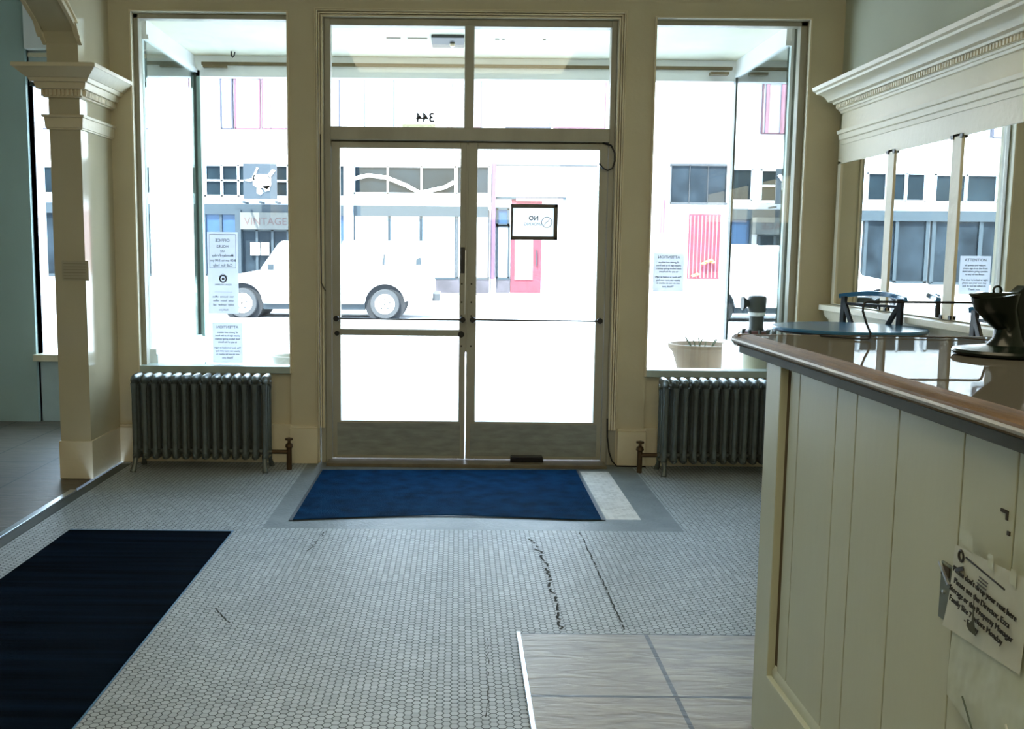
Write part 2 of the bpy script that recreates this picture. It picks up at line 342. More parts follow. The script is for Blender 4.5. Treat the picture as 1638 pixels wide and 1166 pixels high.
def casing(name, x0, x1, z1, label, base=.24, ridges=True):
    m = MB()
    def run(prof):      # prof: (offset outwards, proud) boxes
        for o0, o1, y in prof:
            m.box(x0-o1, x0-o0, -y, .01, base, z1+o1); m.box(x1+o0, x1+o1, -y, .01, base, z1+o1); m.box(x0-o0, x1+o0, -y, .01, z1+o0, z1+o1)
    run([(0, .012, .022), (.016, .026, .030), (.030, .040, .036), (.044, .052, .022)] if ridges else [(0, .012, .02)])
    o = m.build(name, CREAM2, bevel=.0025); return struct(o, label, 'door casing' if ridges else 'window casing')
casing('trim_3', -.880, 1.005, 2.885, 'ridged cream casing around the entrance doors')
casing('trim_4', OL0+.004, OL1-.004, 2.905, 'narrow cream casing around the left shop window', .60, False)
casing('trim_5', OR0+.004, OR1-.004, 2.895, 'narrow cream casing around the right shop window', .60, False)

def window(name, x0, x1, z0, z1, label, y=.075, f=.030, sill=True):
    r = thing(name, label, 'window'); r['kind'] = 'structure'
    m = MB()
    fl, fr = (f, f*.25) if x0 < 0 else (f*.25, f+.014)
    for a in ((x0, x0+fl, z0, z1), (x1-fr, x1, z0, z1), (x0, x1, z1-f, z1)): m.box(a[0], a[1], y-.03, y+.04, a[2], a[3])
    m.build('window_frame', DOORP, r, bevel=.003)
    MB().box(x0, x1, -.02 if sill else y-.03, y+.04, z0-.001, z0+.045).build('window_sill', SILLP, r, bevel=.004)
    box('pane', GLASS, r, x0+.01, x1-.005, y+.004, y+.010, z0+.03, z1-.01)
    return r
w1 = window('window_1', OL0, OL1, .60, 2.905, 'tall left shop window with taped notices')
w2 = window('window_2', OR0, OR1, .60, 2.895, 'tall right shop window with one taped notice')

# transom window above the doors
w3 = thing('window_3', 'two-pane transom window above the entrance doors', 'window'); w3['kind'] = 'structure'
m = MB(); yy0, yy1 = .02, .10
m.box(-.875, -.835, yy0, yy1, 0.0, 2.885); m.box(.965, 1.0, yy0, yy1, 0.0, 2.885); m.box(-.835, .965, yy0, yy1, 2.84, 2.885)
m.box(-.905, -.875, .0, yy1, 0.0, 2.92); m.box(1.0, 1.06, .0, yy1, 0.0, 2.92); m.box(-.905, 1.06, .01, yy1, 2.885, 2.92)
m.build('window_frame', DOORP, w3, bevel=.004)
box('transom_bar', DOORP, w3, -.835, .965, -.01, yy1, 2.120, 2.205, bevel=.006)
box('door_stop_strip', DOORP, w3, -.835, .965, .072, .10, 2.095, 2.122)
box('mullion', DOORP, w3, .026, .088, .0, yy1, 2.2, 2.845, bevel=.006)
for a, c in ((-.84, .03), (.085, .97)): box('pane', GLASS, w3, a, c, .06, .066, 2.195, 2.85)

# ------------------------------------------------------------------ entrance doors
def door(name, x0, x1, g0, g1, label, latch, rail):
    r = thing(name, label, 'door'); r['kind'] = 'structure'
    m = MB(); y0, y1 = .025, .070
    m.box(x0, g0, y0, y1, .028, 2.112); m.box(g1, x1, y0, y1, .028, 2.112); m.box(g0, g1, y0, y1, 2.073, 2.112); m.box(g0, g1, y0, y1, .028, .283)
    m.build('door_frame', DOORP, r, bevel=.0035)
    box('kick_plate', plain('kick_plate_paint', (.30, .32, .29), .4, var=.25, scale=8, stretch=(1, 1, 4)), r, x0+.03, x1-.03, y0-.004, y0+.004, .05, .27, bevel=.002)
    if rail: box('middle_rail', plain('rail_paint', (.40, .40, .33), .4, var=.1), r, g0-.005, g1+.005, y0-.008, y1, .855, .897, bevel=.004)
    box('door_pane', GLASS, r, g0-.01, g1+.01, .045, .051, .275, 2.08)
    bar = MB().tube([(g0-.02, -.02, .968), ((g0+g1)/2, -.026, .966), (g1+.02, -.02, .966)], .0058, 8)
    pb = bar.build('push_bar', BROWNM, r)
    for gx in (g0-.022, g1+.022): MB().lathe([(.018, 0), (.020, .006), (.014, .014), (.010, .052)], (gx, -.026, .967), 14, 'y').build('bar_bracket', BLACKM, pb)
    return r
dl = door('door_1', -.832, .048, -.778, .006, 'left entrance door with tall pane and middle rail', 1, True)
drr = door('door_2', .056, .962, .117, .908, 'right entrance door with sign on its pane', 0, False)
for x in (-.855, .985): pass
m = MB().box(.044, .060, .018, .030, .95, 2.10); m.build('astragal', DOORP, dl, bevel=.002)
m = MB().box(.046, .058, .03, .06, .75, .955); m.build('astragal_lower', DOORP, dl)
box('lock_plate', BLACKM, dl, .012, .040, .014, .026, 1.27, 1.44, bevel=.003)
MB().lathe([(.021, 0), (.021, .012), (.012, .016)], (.020, .008, .868), 16, 'y').build('bar_bracket', BLACKM, dl)
MB().lathe([(.016, 0), (.016, .012), (.010, .016)], (-.80, .008, .868), 16, 'y').build('bar_bracket', BLACKM, dl)
for nm, x, d in (('screw', .022, dl), ('screw', .085, drr)):
    for z in (1.20, 1.08, .99, .79): MB().lathe([(.006, 0), (.006, .004), (.003, .006)], (x, .019, z), 8, 'y').build(nm, BLACKM, d)
box('gap_light_strip', STEEL, dl, .0415, .0465, .012, .028, 1.0, 1.42)  # bright strip put in for daylight through the door gap
ds = thing('door_stop', 'black rubber door stop at the foot of the right door', 'door stop', (.465, .0, .0))
MB().prism([(-.112, .022), (.112, .022), (.105, .062), (-.105, .062)], 'y', -.045, .018).build('wedge', BLACKM, ds, bevel=.006)
cb = MB().tube([(.93+.045*math.sin(t)-.0, -.012, 2.04+.095*math.cos(t)*1.0) for t in [math.pi*(.05+.9*k/14) for k in range(15)]]+[(.93-.02, .0, 1.97)], .0045, 6)
o = MB().tube([(.925, .02, 2.118), (.975, -.01, 2.10), (.998, -.02, 2.05), (1.0, -.02, 2.0), (.985, -.02, 1.955), (.955, -.02, 1.94), (.925, -.015, 1.955), (.905, .01, 1.985)], .0055, 8).build('door_cable', BLACKM)
tag(o, 'thin black cable looping from the top corner of the right door', 'cable')
o = MB().tube([(.995, -.025, .32), (.998, -.03, .20), (1.01, -.04, .10), (1.03, -.05, .04), (1.06, -.06, .008), (1.25, -.07, .008)], .005, 8).build('cable', BLACKM)
tag(o, 'thin dark cable down the right door casing to the floor', 'cable')
o = MB().tube([(-.893, -.042, 2.15), (-.895, -.042, 1.5), (-.893, -.042, 1.2), (-.875, -.036, 1.16), (-.868, -.03, 1.15)], .004, 8).build('cable', BROWNM)
tag(o, 'thin brown cable down the left door casing at head height', 'cable')

# NO SMOKING sign hanging inside the right door's pane, its printed face to the street
sg = thing('door_sign', 'dark framed no smoking sign on the right door pane', 'sign', (.491, .03, 1.607))
m = MB(); a, c = .153, .116
for (x0, x1, z0, z1) in ((-a, a, c-.024, c), (-a, a, -c, -c+.024), (a-.026, a, -c, c), (-a, -a+.012, -c, c)): m.box(x0, x1, -.014, .008, z0, z1)
m.build('sign_frame', SIGNF, sg, bevel=.004)
SGP = translucent('sign_paper_lit', (.92, .92, .92), .0)
pp = box('sign_paper', SGP, sg, -a+.008, a-.02, -.002, .004, -c+.015, c-.015)
text('lettering', 'NO', .040, INK, BACK(-.005, -.0035, .012), pp, bold=.001)
text('lettering', 'SMOKING', .026, INKG, BACK(-.008, -.0035, -.022), pp)
MB().tube([(.082+.034*math.cos(t), -.004, .0+.034*math.sin(t)) for t in [2*PI*k/24 for k in range(24)]], .0022, 5, True).build('symbol_ring', INKG, pp)
MB().bar((.060, -.004, -.024), (.104, -.004, .025), .004, .002).bar((.068, -.004, -.006), (.092, -.004, .006), .009, .002).build('symbol_cigarette', INK, pp)

# house number on the transom
text('house_number', '344', .082, INK, BACK(-.226, .052, 2.245), None, bold=.002)
hn = bpy.data.objects['house_number']; tag(hn, 'black house number 344 on the left transom pane', 'number')
o = MB().box(-.375, -.16, .054, .058, 2.206, 2.232).build('tape_strip', glassmat('yellowed_tape', (.45, .43, .33), 0)); tag(o, 'strip of yellowed tape under the house number', 'tape')

# notices taped to the shop windows (seen from behind)
def notice(name, x0, x1, z0, z1, label, lines, group, boxed=False, house=None):
    r = thing(name, label, 'notice', ((x0+x1)/2, .090, z0), group)
    hw = (x1-x0)/2; h = z1-z0
    p = MB().box(-hw, hw, 0, .0012, 0, h).build('sheet', PAPT2, r)
    if boxed:
        m = MB()
        for (a, b_, c, d) in ((-hw*.86, hw*.86, h*.97, h*.975), (-hw*.86, hw*.86, h*.56, h*.565), (-hw*.86, -hw*.84, h*.56, h*.975), (hw*.84, hw*.86, h*.56, h*.975)): m.box(a, b_, -.001, .0, c, d)
        m.build('border', INKT, r)
    for (t, y, s) in lines: text('lettering', t, s, INKT, BACK(0, -.001, h*y), r, bold=.0004, ext=.0003)
    if house:
        m = MB().tube([(.0+.022*math.cos(t), -.002, h*house+.022*math.sin(t)) for t in [2*PI*k/18 for k in range(18)]], .005, 5, True)
        m.box(-.008, .008, -.003, -.001, h*house-.008, h*house+.006); m.bar((-.028, -.002, h*house+.014), (0, -.002, h*house+.034), .005, .002); m.bar((.028, -.002, h*house+.014), (0, -.002, h*house+.034), .005, .002)
        m.build('house_emblem', INK, r)
    return r
PAPT2 = glassmat('backlit_paper', (.34, .36, .40), 0); 
PAPT2 = translucent('backlit_paper_sheet', (.70, .70, .74), .12); INKT = INKG
notice('window_notice', -1.665, -1.462, .985, 1.525, 'tall white notice with boxed text and house emblem, left window', 
       [('OFFICE', .88, .030), ('HOURS', .81, .024), ('ARE', .755, .018), ('Monday-Friday', .70, .024), ('8:00 am to 5:00 pm', .64, .022), ('Call for help', .58, .026), ('EQUAL HOUSING', .30+.05, .014), ('- - - - - - - - - - -', .26, .018), ('rent  income  office', .20, .018), ('units  hours  office', .15, .018), ('lobby  number  call', .10, .018), ('thank you', .04, .016)], GN, True, .43)
LN = [('ATTENTION', .86, .026), ('all guests and visitors', .74, .016), ('please sign in at the front', .66, .016), ('desk before going upstairs', .58, .016), ('to any of the floors', .50, .016), ('This door is locked at night', .36, .016), ('please use your own key', .28, .016), ('and do not let others in', .20, .016), ('Thank you', .11, .018)]
notice('window_notice', -1.642, -1.440, .655, .925, 'short white notice low in the left window', LN, GN)
notice('window_notice', 1.290, 1.495, 1.160, 1.415, 'white notice on the right shop window', LN, GN)

# ------------------------------------------------------------------ left wall: pilaster, capital and arch to the side room
pl = MB()
arch = [(-.52, 2.45), (-.52, 2.60), (-.56, 2.66), (-.66, 2.715), (-.85, 2.81), (-1.1, 2.95), (-1.6, 3.12), (-2.4, 3.25), (-3.6, 3.2), (-4.6, 2.9), (-5.2, 2.45)]
pl.prism([(0, 0), (0, 3.6), (-10, 3.6), (-10, 0), (-5.2, 0)]+arch[::-1]+[(-.52, 0)], 'x', -2.43, -2.245)
struct(pl.build('wall_left', GLOSSC, smooth=False), 'cream left wall opening through a wide arch', 'wall')
m = MB()
for k in range(len(arch)-1):
    (y0, z0), (y1, z1) = arch[k], arch[k+1]
    if k == 0: continue
    n = Vector((0, z1-z0, -(y1-y0))).normalized()
    for (o0, o1, pr) in ((-.012, .03, .022), (.03, .05, .012), (.05, .075, .03)):
        q = [(y0+n.y*o0*-1, z0+n.z*o0), (y1+n.y*o0*-1, z1+n.z*o0), (y1-n.y*o1, z1+n.z*o1), (y0-n.y*o1, z0+n.z*o1)]
        m.prism([(a, b_) for a, b_ in q], 'x', -2.245, -2.245+pr); m.prism([(a, b_) for a, b_ in q], 'x', -2.43-pr, -2.43)
struct(m.build('trim_6', CREAM2), 'moulding around the arch in the left wall', 'moulding')
m = MB()
capx0, capx1, capy = -2.43, -2.245, -.52
for z0, z1, o0, o1 in ((2.105, 2.115, .012, .012), (2.115, 2.175, .018, .022), (2.175, 2.19, .030, .034), (2.29, 2.335, .022, .022), (2.335, 2.372, .050, .060), (2.372, 2.395, .075, .085), (2.395, 2.445, .09, .145), (2.445, 2.468, .15, .15)):
    def ring(o, z): return [(capx0-o, .0, z), (capx0-o, capy-o, z), (capx1+o, capy-o, z), (capx1+o, .0, z)]
    m.loft([ring(o0, z0), ring(o1, z1)])
n = 10
for k in range(n):
    x = capx0-.03+(k+.5)*(capx1-capx0+.06)/n; m.box(x-.006, x+.006, capy-.040, capy-.02, 2.298, 2.333)
for k in range(22):
    y = capy+.0+k*.0235; m.box(capx1+.02, capx1+.040, y-.006, y+.006, 2.298, 2.333); m.box(capx0-.040, capx0-.02, y-.006, y+.006, 2.298, 2.333)
struct(m.build('trim_7', CREAM2, bevel=.002), 'projecting capital with small dentils on the left pilaster', 'capital')
m = MB().box(-2.44, -2.235, -.53, -.0, 0, .235)
struct(m.build('baseboard_left', CREAM2, bevel=.003), 'cream base block of the left pilaster', 'baseboard')
o = MB().box(-2.385, -2.225, -.5235, -.5215, 1.215, 1.335).build('wall_notice', plain('yellowed_notice', (.46, .42, .31), .6)); tag(o, 'faded cream notice on the left pilaster', 'notice')
for k in range(6): box('lettering', plain('faint_ink', (.26, .24, .18), .7) if k == 0 else bpy.data.materials['faint_ink'], o, -2.375, -2.24, -.5245, -.5235, 1.318-k*.018-.003, 1.318-k*.018)

# side room beyond the arch
m = MB(); m.box(-7.2, -7, -10, 1.7, 0, 3.6)
struct(m.build('wall_side', TEAL, smooth=False), 'pale teal far wall of the side room', 'wall')
m = MB(); m.box(-7, -3.415, 1.46, 1.5, 0, 3.6)
struct(m.build('wall_teal', TEAL, smooth=False), 'dim teal end wall of the side room', 'wall')
bpy.data.objects['wall_teal'].name = 'wall_far_left'
m = MB(); m.box(-7, -2.05, 1.5, 1.65, 0, .50); m.box(-7, -2.05, 1.5, 1.65, 2.72, 3.6)
struct(m.build('wall_side_front', plain('pale_blue_paint', (.50, .60, .62), .55, var=.06), smooth=False), 'low wall under the side room window', 'wall')
w4 = thing('window_4', 'bright shop window of the side room behind the pilaster', 'window'); w4['kind'] = 'structure'
m = MB(); m.box(-3.42, -3.40, 1.5, 1.56, .5, 2.72); m.box(-3.42, -2.05, 1.5, 1.56, 2.68, 2.72); m.build('window_frame', POST, w4)
box('window_sill', CREAM2, w4, -3.42, -2.05, 1.40, 1.56, .50, .555, bevel=.004)
box('pane', GLASS, w4, -3.39, -2.07, 1.53, 1.536, .55, 2.69)
box('picture_rail', CREAM2, w4, -3.40, -2.3, 1.48, 1.5, 2.90, 2.93)

# ------------------------------------------------------------------ right wall with mirrors and cornice
m = MB(); m.box(XR, XR+.15, -10, .16, 0, 3.6)
struct(m.build('wall_right', SAGE, smooth=False), 'pale sage right wall above the cornice', 'wall')
m = MB(); m.box(XR-.03, XR, -3.3, -.10, 0, 1.10)
struct(m.build('wall_right_dado', CREAM, smooth=False), 'cream dado below the mirrors', 'wall')
bpy.data.objects['wall_right_dado'].name = 'trim_8'
mr = thing('wall_mirror', 'cream framed mirror in tall panels on the right wall', 'mirror', (XR, -.10, 1.10))
Y0 = -.10
pan = [(-.165, -.85), (-.93, -1.575), (-1.665, -2.31), (-2.40, -3.05)]
m = MB(); fx0, fx1 = 2.402-XR, 0
def mb(y0, y1, z0, z1, x=fx0): m.box(x, fx1, y0-Y0, y1-Y0, z0-1.10, z1-1.10)
mb(-3.15, -.115, 1.985, 2.20); mb(-3.15, -.115, 1.10, 1.103)
mb(pan[0][0], -.115, 1.10, 2.0)
for k in range(3): mb(pan[k+1][0], pan[k][1], 1.10, 2.0)
mb(-3.15, -3.05, 1.10, 2.0)
m.build('mirror_frame', CREAM2, mr, bevel=.003)
for a, c in pan: MB().box(2.410-XR, 2.420-XR, c-.01-Y0, a+.01-Y0, 0, .9).build('mirror_pane', MIRROR, mr)
for k in range(3):
    for yy in (pan[k][1], pan[k+1][0]):
        for zz in (1.985, 1.112):
            m = MB().box(2.396-XR, 2.403-XR, yy-.012-Y0, yy+.012-Y0, zz-.010-1.10, zz+.010-1.10); m.build('mirror_clip', BLACKM, mr)
m = MB()
m.box(2.33, XR, -3.2, -.10, 1.060, 1.095); m.prism([(2.355, 1.06), (XR, 1.055), (XR, .96), (2.40, .96), (2.39, 1.0), (2.365, 1.02)], 'y', -3.2, -.115)
m.prism([(2.40, .93), (XR, .93), (XR, .96), (2.392, .96)], 'y', -3.2, -.12)
struct(m.build('trim_9', CREAM2, bevel=.004), 'cream ledge under the wall mirror', 'ledge')
m = MB()
prof = [(XR, 2.10), (2.395, 2.10), (2.392, 2.125), (2.383, 2.13), (2.380, 2.16), (2.370, 2.165), (2.366, 2.185), (2.395, 2.192), (2.398, 2.29), (2.386, 2.293), (2.380, 2.305), (2.372, 2.308), (2.368, 2.318),
        (2.360, 2.318), (2.360, 2.345), (2.335, 2.347), (2.330, 2.358), (2.300, 2.362), (2.285, 2.385), (2.255, 2.402), (2.228, 2.407), (2.222, 2.418), (2.205, 2.425), (2.198, 2.445), (XR, 2.452)]
m.prism(prof, 'y', -3.25, -.16)
for k in range(112):
    y = -.19-k*.027; m.box(2.345, 2.362, y-.0075, y+.0075, 2.320, 2.344)
struct(m.build('trim_10', CREAM2), 'cream cornice with a dentil row above the mirrors', 'cornice')
for k, (n_, s_) in enumerate((('ceiling', (-7.2, 2.6, -10, 1.65, 3.6, 3.75)),)):
    struct(MB().box(*s_).build(n_, plain('ceiling_paint', (.62, .60, .50), .7), smooth=False), 'plain cream lobby ceiling', 'ceiling')
struct(MB().box(-7.2, 2.6, -10.15, -10, 0, 3.6).build('wall_back', CREAM, smooth=False), 'cream back wall of the lobby', 'wall')

# ------------------------------------------------------------------ porch outside the doors
m = MB().box(-30, 30, .12, 7.0, -.14, -.03); struct(m.build('sidewalk', CONC, smooth=False), 'bright concrete sidewalk outside the doors', 'sidewalk')
m = MB().box(-60, 60, 7.0, 21.5, -.30, -.17); struct(m.build('road', ASPH, smooth=False), 'sunlit street', 'road')
m = MB().box(-60, 60, 21.5, 26.6, -.2, -.02); struct(m.build('sidewalk', CONC, smooth=False), 'bright sidewalk across the street', 'sidewalk')
po = thing('ceiling_porch', 'cream porch soffit with tan edge strip', 'ceiling'); po['kind'] = 'structure'
box('soffit', SOFF, po, -2.08, 2.20, .16, 1.40, 2.90, 3.0)
m = MB(); m.box(-2.08, 2.16, 1.36, 1.44, 2.74, 2.90); m.box(-2.12, -2.055, .17, 1.4, 2.80, 2.90); m.box(2.13, 2.19, .17, 1.4, 2.80, 2.90); m.build('beam', WHITE, po, bevel=.004)
m = MB(); m.box(-2.0, 2.10, 1.335, 1.362, 2.825, 2.848); m.build('edge_strip', BRTRIM, po)
m = MB(); m.box(-1.98, -1.80, 1.30, 1.34, 2.80, 2.82); m.box(1.92, 2.06, 1.28, 1.34, 2.78, 2.80); m.build('corner_plate', BRTRIM, po)
m = MB()
for (px, py, l) in ((630, 62, .10), (668, 62, .14), (795, 66, .03), (805, 63, .02), (870, 66, .02)):
    q = at(px, py, .70); m.box(q.x-l/2, q.x+l/2, .66, .675, 2.896, 2.9005)
m.build('stain', BRTRIM, po)
sf = MB(); sf.box(-8, -3.4, 1.5, 1.72, 0, 6.0); sf.box(-3.4, 2.2, 1.42, 1.66, 2.95, 6.0); sf.box(3.6, 8, 1.40, 1.66, 0, 6); sf.box(2.2, 3.6, 1.40, 1.66, 2.9, 6); sf.box(2.16, 3.6, 1.40, 1.5, -.1, .62); sf.box(-8, 8, -10.2, 1.7, 6.0, 6.1)
struct(sf.build('wall_outer', WHITEW, smooth=False), 'outer street wall above the porch', 'wall')
sl = thing('soffit_light', 'dark square light fitting in the porch ceiling', 'light', (-.09, .715, 2.9))
m = MB(); m.prism([(-.115, -.17), (.115, -.17), (.115, .17), (-.115, .17)], 'z', -.022, .0); m.build('housing', GREYF, sl, bevel=.006)
MB().lathe([(.004, -.05), (.016, -.045), (.02, -.028), (.012, -.02)], (.03, 0, 0), 12).build('bulb', plain('lit_bulb', (.9, .8, .6), .3), sl)
hk = MB().tube([(-1.735, 1.19, 2.90), (-1.735, 1.19, 2.87), (-1.725, 1.19, 2.855), (-1.712, 1.19, 2.87), (-1.708, 1.19, 2.895)], .006, 6).build('ceiling_hook', BLACKM); tag(hk, 'small dark hook in the porch ceiling behind the left window', 'hook')
m = MB(); m.box(2.163, 2.24, .161, .20, 0, 2.95); m.box(-2.12, -2.082, .161, .20, 0, 2.95); m.build('outer_jamb', WHITE, po)
def sidewin(name, x, sgn, label):
    r = thing(name, label, 'window'); r['kind'] = 'structure'
    box('pane', SIDEG, r, x-.004, x+.004, .17, 1.36, .72, 2.79)
    m = MB(); m.box(x-.012, x+.012, 1.345, 1.42, -.03, 2.80); m.build('corner_post', POST, r, bevel=.004)
    m = MB(); m.box(x-.03, x+.03, .16, 1.37, -.03, .70); m.build('bulkhead', WHITE, r)
    m = MB(); m.box(x-.02, x+.02, .16, 1.37, 2.77, 2.80); m.box(x-.02, x+.02, .16, 1.37, .70, .735); m.build('window_frame', WHITE, r)
    m = MB(); m.box(x+.012, x+.040, 1.36, 1.42, .72, 2.79); m.build('inner_mullion', plain('pale_green_frame', (.30, .42, .38), .5), r)
    return r
sidewin('window_5', -2.06, -1, 'left side window of the porch')
sidewin('window_6', 2.145, 1, 'right side window of the porch, mirroring the street')
bay = MB(); bay.box(2.18, 3.6, .16, 1.4, .62, .70); bay.box(3.5, 3.6, .16, 1.4, .7, 2.9); bay.box(2.18, 3.6, 1.38, 1.44, .62, 2.95); bay.box(2.18, 3.6, .155, .17, .7, 2.9); bay.box(2.18, 3.6, .16, 1.4, 2.88, 2.95)
struct(bay.build('wall_display_bay', plain('bay_grey_wall', (.20, .21, .19), .7), smooth=False), 'grey back of the next shop display bay', 'wall')

# ================================================================== LOBBY THINGS
# radiators
def radiator(name, x0, n, label, flip):
    pitch = .0635; r = thing(name, label, 'radiator', (x0, -.215, 0), 'cast iron radiators under the windows')
    def section():
        m = MB()
        for y in (-.075, 0, .075):
            m.tube([(0, y, .085), (0, y, .12), (0, y, .50), (0, y, .565)], [.020, .0165, .0165, .022], 10)
        R = .0235
        for (zc, hz) in ((.585, .036), (.10, .030)):
            rings = []
            for k in range(11):
                t = -1+2*k/10; y = t*.105; s = math.sqrt(max(.02, 1-abs(t)**4))
                rings.append([(R*s*math.cos(a)*(1.0), y, zc+hz*s*math.sin(a)) for a in [2*PI*i/14 for i in range(14)]])
            m.loft(rings)
        m.tube([(-pitch/2, 0, .56), (pitch/2, 0, .56)], .018, 8); m.tube([(-pitch/2, 0, .115), (pitch/2, 0, .115)], .018, 8)
        return m
    proto = section().build('section', IRON, r)
    for k in range(n):
        o = proto if k == 0 else proto.copy()
        if k: COL.objects.link(o); o.parent = r
        o.location = ((k+.5)*pitch, 0, 0)
    for k in (0, n-1):
        for y in (-.085, .085):
            MB().tube([((k+.5)*pitch, y*.8, .10), ((k+.5)*pitch, y*1.1, .05), ((k+.5)*pitch+(0.008 if k else -.008), y*1.35, .0)], [.022, .013, .019], 10).build('leg', IRON, r)
    xe = n*pitch if flip else 0; s = 1 if flip else -1
    v = MB().tube([(xe, 0, .115), (xe+s*.11, 0, .115)], .014, 10).tube([(xe+s*.11, 0, 0), (xe+s*.11, 0, .15)], .017, 10)
    v.build('pipe', BRASS, r)
    MB().lathe([(.018, .14), (.026, .15), (.022, .168), (.010, .175), (.010, .19), (.026, .194), (.026, .205), (.006, .21)], (xe+s*.11, 0, 0), 14).build('valve', BRASS, r)
    return r
radiator('radiator', -2.083, 14, 'grey cast iron radiator under the left window', True)
radiator('radiator', 1.292, 14, 'grey cast iron radiator under the right window beside the counter', False)

# mats
def mat(name, pts, label, cat, m1, m2, h=.009, lip=.022):
    r = thing(name, label, cat)
    c = Vector((sum(p[0] for p in pts)/len(pts), sum(p[1] for p in pts)/len(pts)))
    MB().prism(pts, 'z', .001, .005).build('rubber_edge', m2, r, bevel=.0015)
    inn = [((Vector(p)-c)*(1-lip/max(.1, (Vector(p)-c).length))+c) for p in pts]
    MB().prism([(p.x, p.y) for p in inn], 'z', .004, h).build('carpet', m1, r, bevel=.002)
near = [(-.880+1.672*k/12, -1.435+.075*math.sin(PI*min(1, k/12*1.1))*1.0+.06*(k/12)) for k in range(13)]
mat('door_mat', [(-.878, -.235), (.79, -.165)]+near[::-1], 'blue carpet mat in front of the entrance doors', 'mat', MATB, RUBD)
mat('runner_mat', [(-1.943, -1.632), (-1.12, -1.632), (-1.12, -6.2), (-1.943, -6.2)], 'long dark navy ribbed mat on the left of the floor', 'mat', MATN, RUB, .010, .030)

# ------------------------------------------------------------------ reception counter
rc = thing('reception_counter', 'sage painted plank counter with worn wood edge and glossy top', 'counter', (.885, -3.66, 0))
def L(x, y, z): return (x-.885, y+3.66, z)
def lb(name, mat, x0, x1, y0, y1, z0, z1, bevel=0):
    return MB().box(x0-.885, x1-.885, y0+3.66, y1+3.66, z0, z1).build(name, mat, rc, bevel)
YE = -6.25
lb('corner_post', PANELP, .885, .985, -3.785, -3.66, .014, 1.13, .004)
seams = [-3.89, -4.145, -4.262, -4.475, -4.735, -4.905, -5.12, -5.36, -5.60, -5.85, -6.05, YE]
ys = [-3.815]+seams
for k in range(len(seams)):
    lb('plank', PANELP, .902, .925, ys[k+1]+.0018, ys[k]-.0018, .2, 1.13, .0022)
lb('dark_backing', DARK, .925, .935, YE, -3.78, .05, 1.13)  # darkens the seams between planks as shade would
lb('corner_shadow_strip', plain('brown_gap_shadow', (.10, .075, .045), .7), .906, .925, -3.815, -3.785, .014, 1.13)  # brown strip painting the shadow line between post and planks
lb('end_panel', PANELP, .935, 2.02, -3.70, -3.68, .014, 1.13)
lb('baseboard', PANELP, .882, .925, YE, -3.785, .014, .225, .004)
MB().prism([(.897-.885, .225), (.925-.885, .225), (.925-.885, .262), (.905-.885, .258), (.895-.885, .240)], 'y', YE+3.66, -3.795+3.66).build('base_moulding', PANELP, rc)
YF = -3.40
m = MB()
# worn wooden nosing along the front and round the far end
def nose(z0, z1, o): return [L(.905-o, YE, z0), L(.905-o, YF+.0, z0)]
prof = [(.905, 1.131), (.872, 1.131), (.858, 1.137), (.852, 1.147), (.855, 1.157), (.866, 1.164), (.903, 1.166)]
m.prism([(x-.885, z) for x, z in prof], 'y', YE+3.66, YF+3.66)
profY = [(YF-.05, 1.131), (YF-.012, 1.131), (YF-.002, 1.140), (YF, 1.150), (YF-.004, 1.158), (YF-.014, 1.164), (YF-.05, 1.166)]
m.prism([(y+3.66, z) for y, z in profY], 'x', .858-.885, 2.05-.885)
m.build('wood_edge', WOOD, rc)
m = MB().prism([(.8535-.885, 1.141), (.8505-.885, 1.147), (.8525-.885, 1.152), (.858-.885, 1.149), (.858-.885, 1.14)], 'y', YE+3.66, YF+3.655); m.build('worn_line', WOODN, rc)
lb('underside_strip', plain('grey_under_edge', (.07, .075, .055), .6, var=.2, spec=.2), .872, .902, YE, YF-.02, 1.108, 1.131, .003)
lb('glass_top', GTOP, .904, 2.04, YE, YF-.048, 1.135, 1.1655)

# torn notice in a plastic sleeve
pn = thing('torn_notice', 'crumpled printed notice in a plastic sleeve, taped to the counter planks', 'notice', (.893, -4.76, .86))
# local frame on the plank face: u runs towards the camera, v up
def wp(u, v, d=0.0): return (-.006-d-.004*math.sin(9*u+7*v)-.003*math.sin(21*v), -u, v)
def sheet(fn, n, k): 
    vs = [fn(i/n, j/k) for j in range(k+1) for i in range(n+1)]; fs = [(j*(n+1)+i, j*(n+1)+i+1, (j+1)*(n+1)+i+1, (j+1)*(n+1)+i) for j in range(k) for i in range(n)]
    return vs, fs
def quad(p00, p10, p11, p01, d):
    def fn(s, t):
        u = (p00[0]*(1-s)+p10[0]*s)*(1-t)+(p01[0]*(1-s)+p11[0]*s)*t; v = (p00[1]*(1-s)+p10[1]*s)*(1-t)+(p01[1]*(1-s)+p11[1]*s)*t
        return wp(u, v, d)
    return fn
vs, fs = sheet(quad((.00, -.235), (.255, -.30), (.245, -.06), (-.005, -.10), .0), 18, 14)
o = MB().add(vs, fs).build('sleeve', PAPERG, pn); o['label'] = 'empty lower part of the plastic sleeve'
vs, fs = sheet(quad((-.033, -.118), (.225, -.118+.02), (.240, .060), (.012, .047), .004), 20, 14)
sh = MB().add(vs, fs).build('sheet', plain('grey_paper', (.56, .58, .50), .5, var=.06, bump=.4, bscale=18), pn)
TM = Matrix(((0, 0, -1, -.0155), (-1, 0, 0, 0), (0, 1, 0, 0), (0, 0, 0, 1)))
def tx(u, v, rot): return TM @ Matrix.Translation((u, v, 0)) @ Matrix.Rotation(math.radians(rot), 4, 'Z')
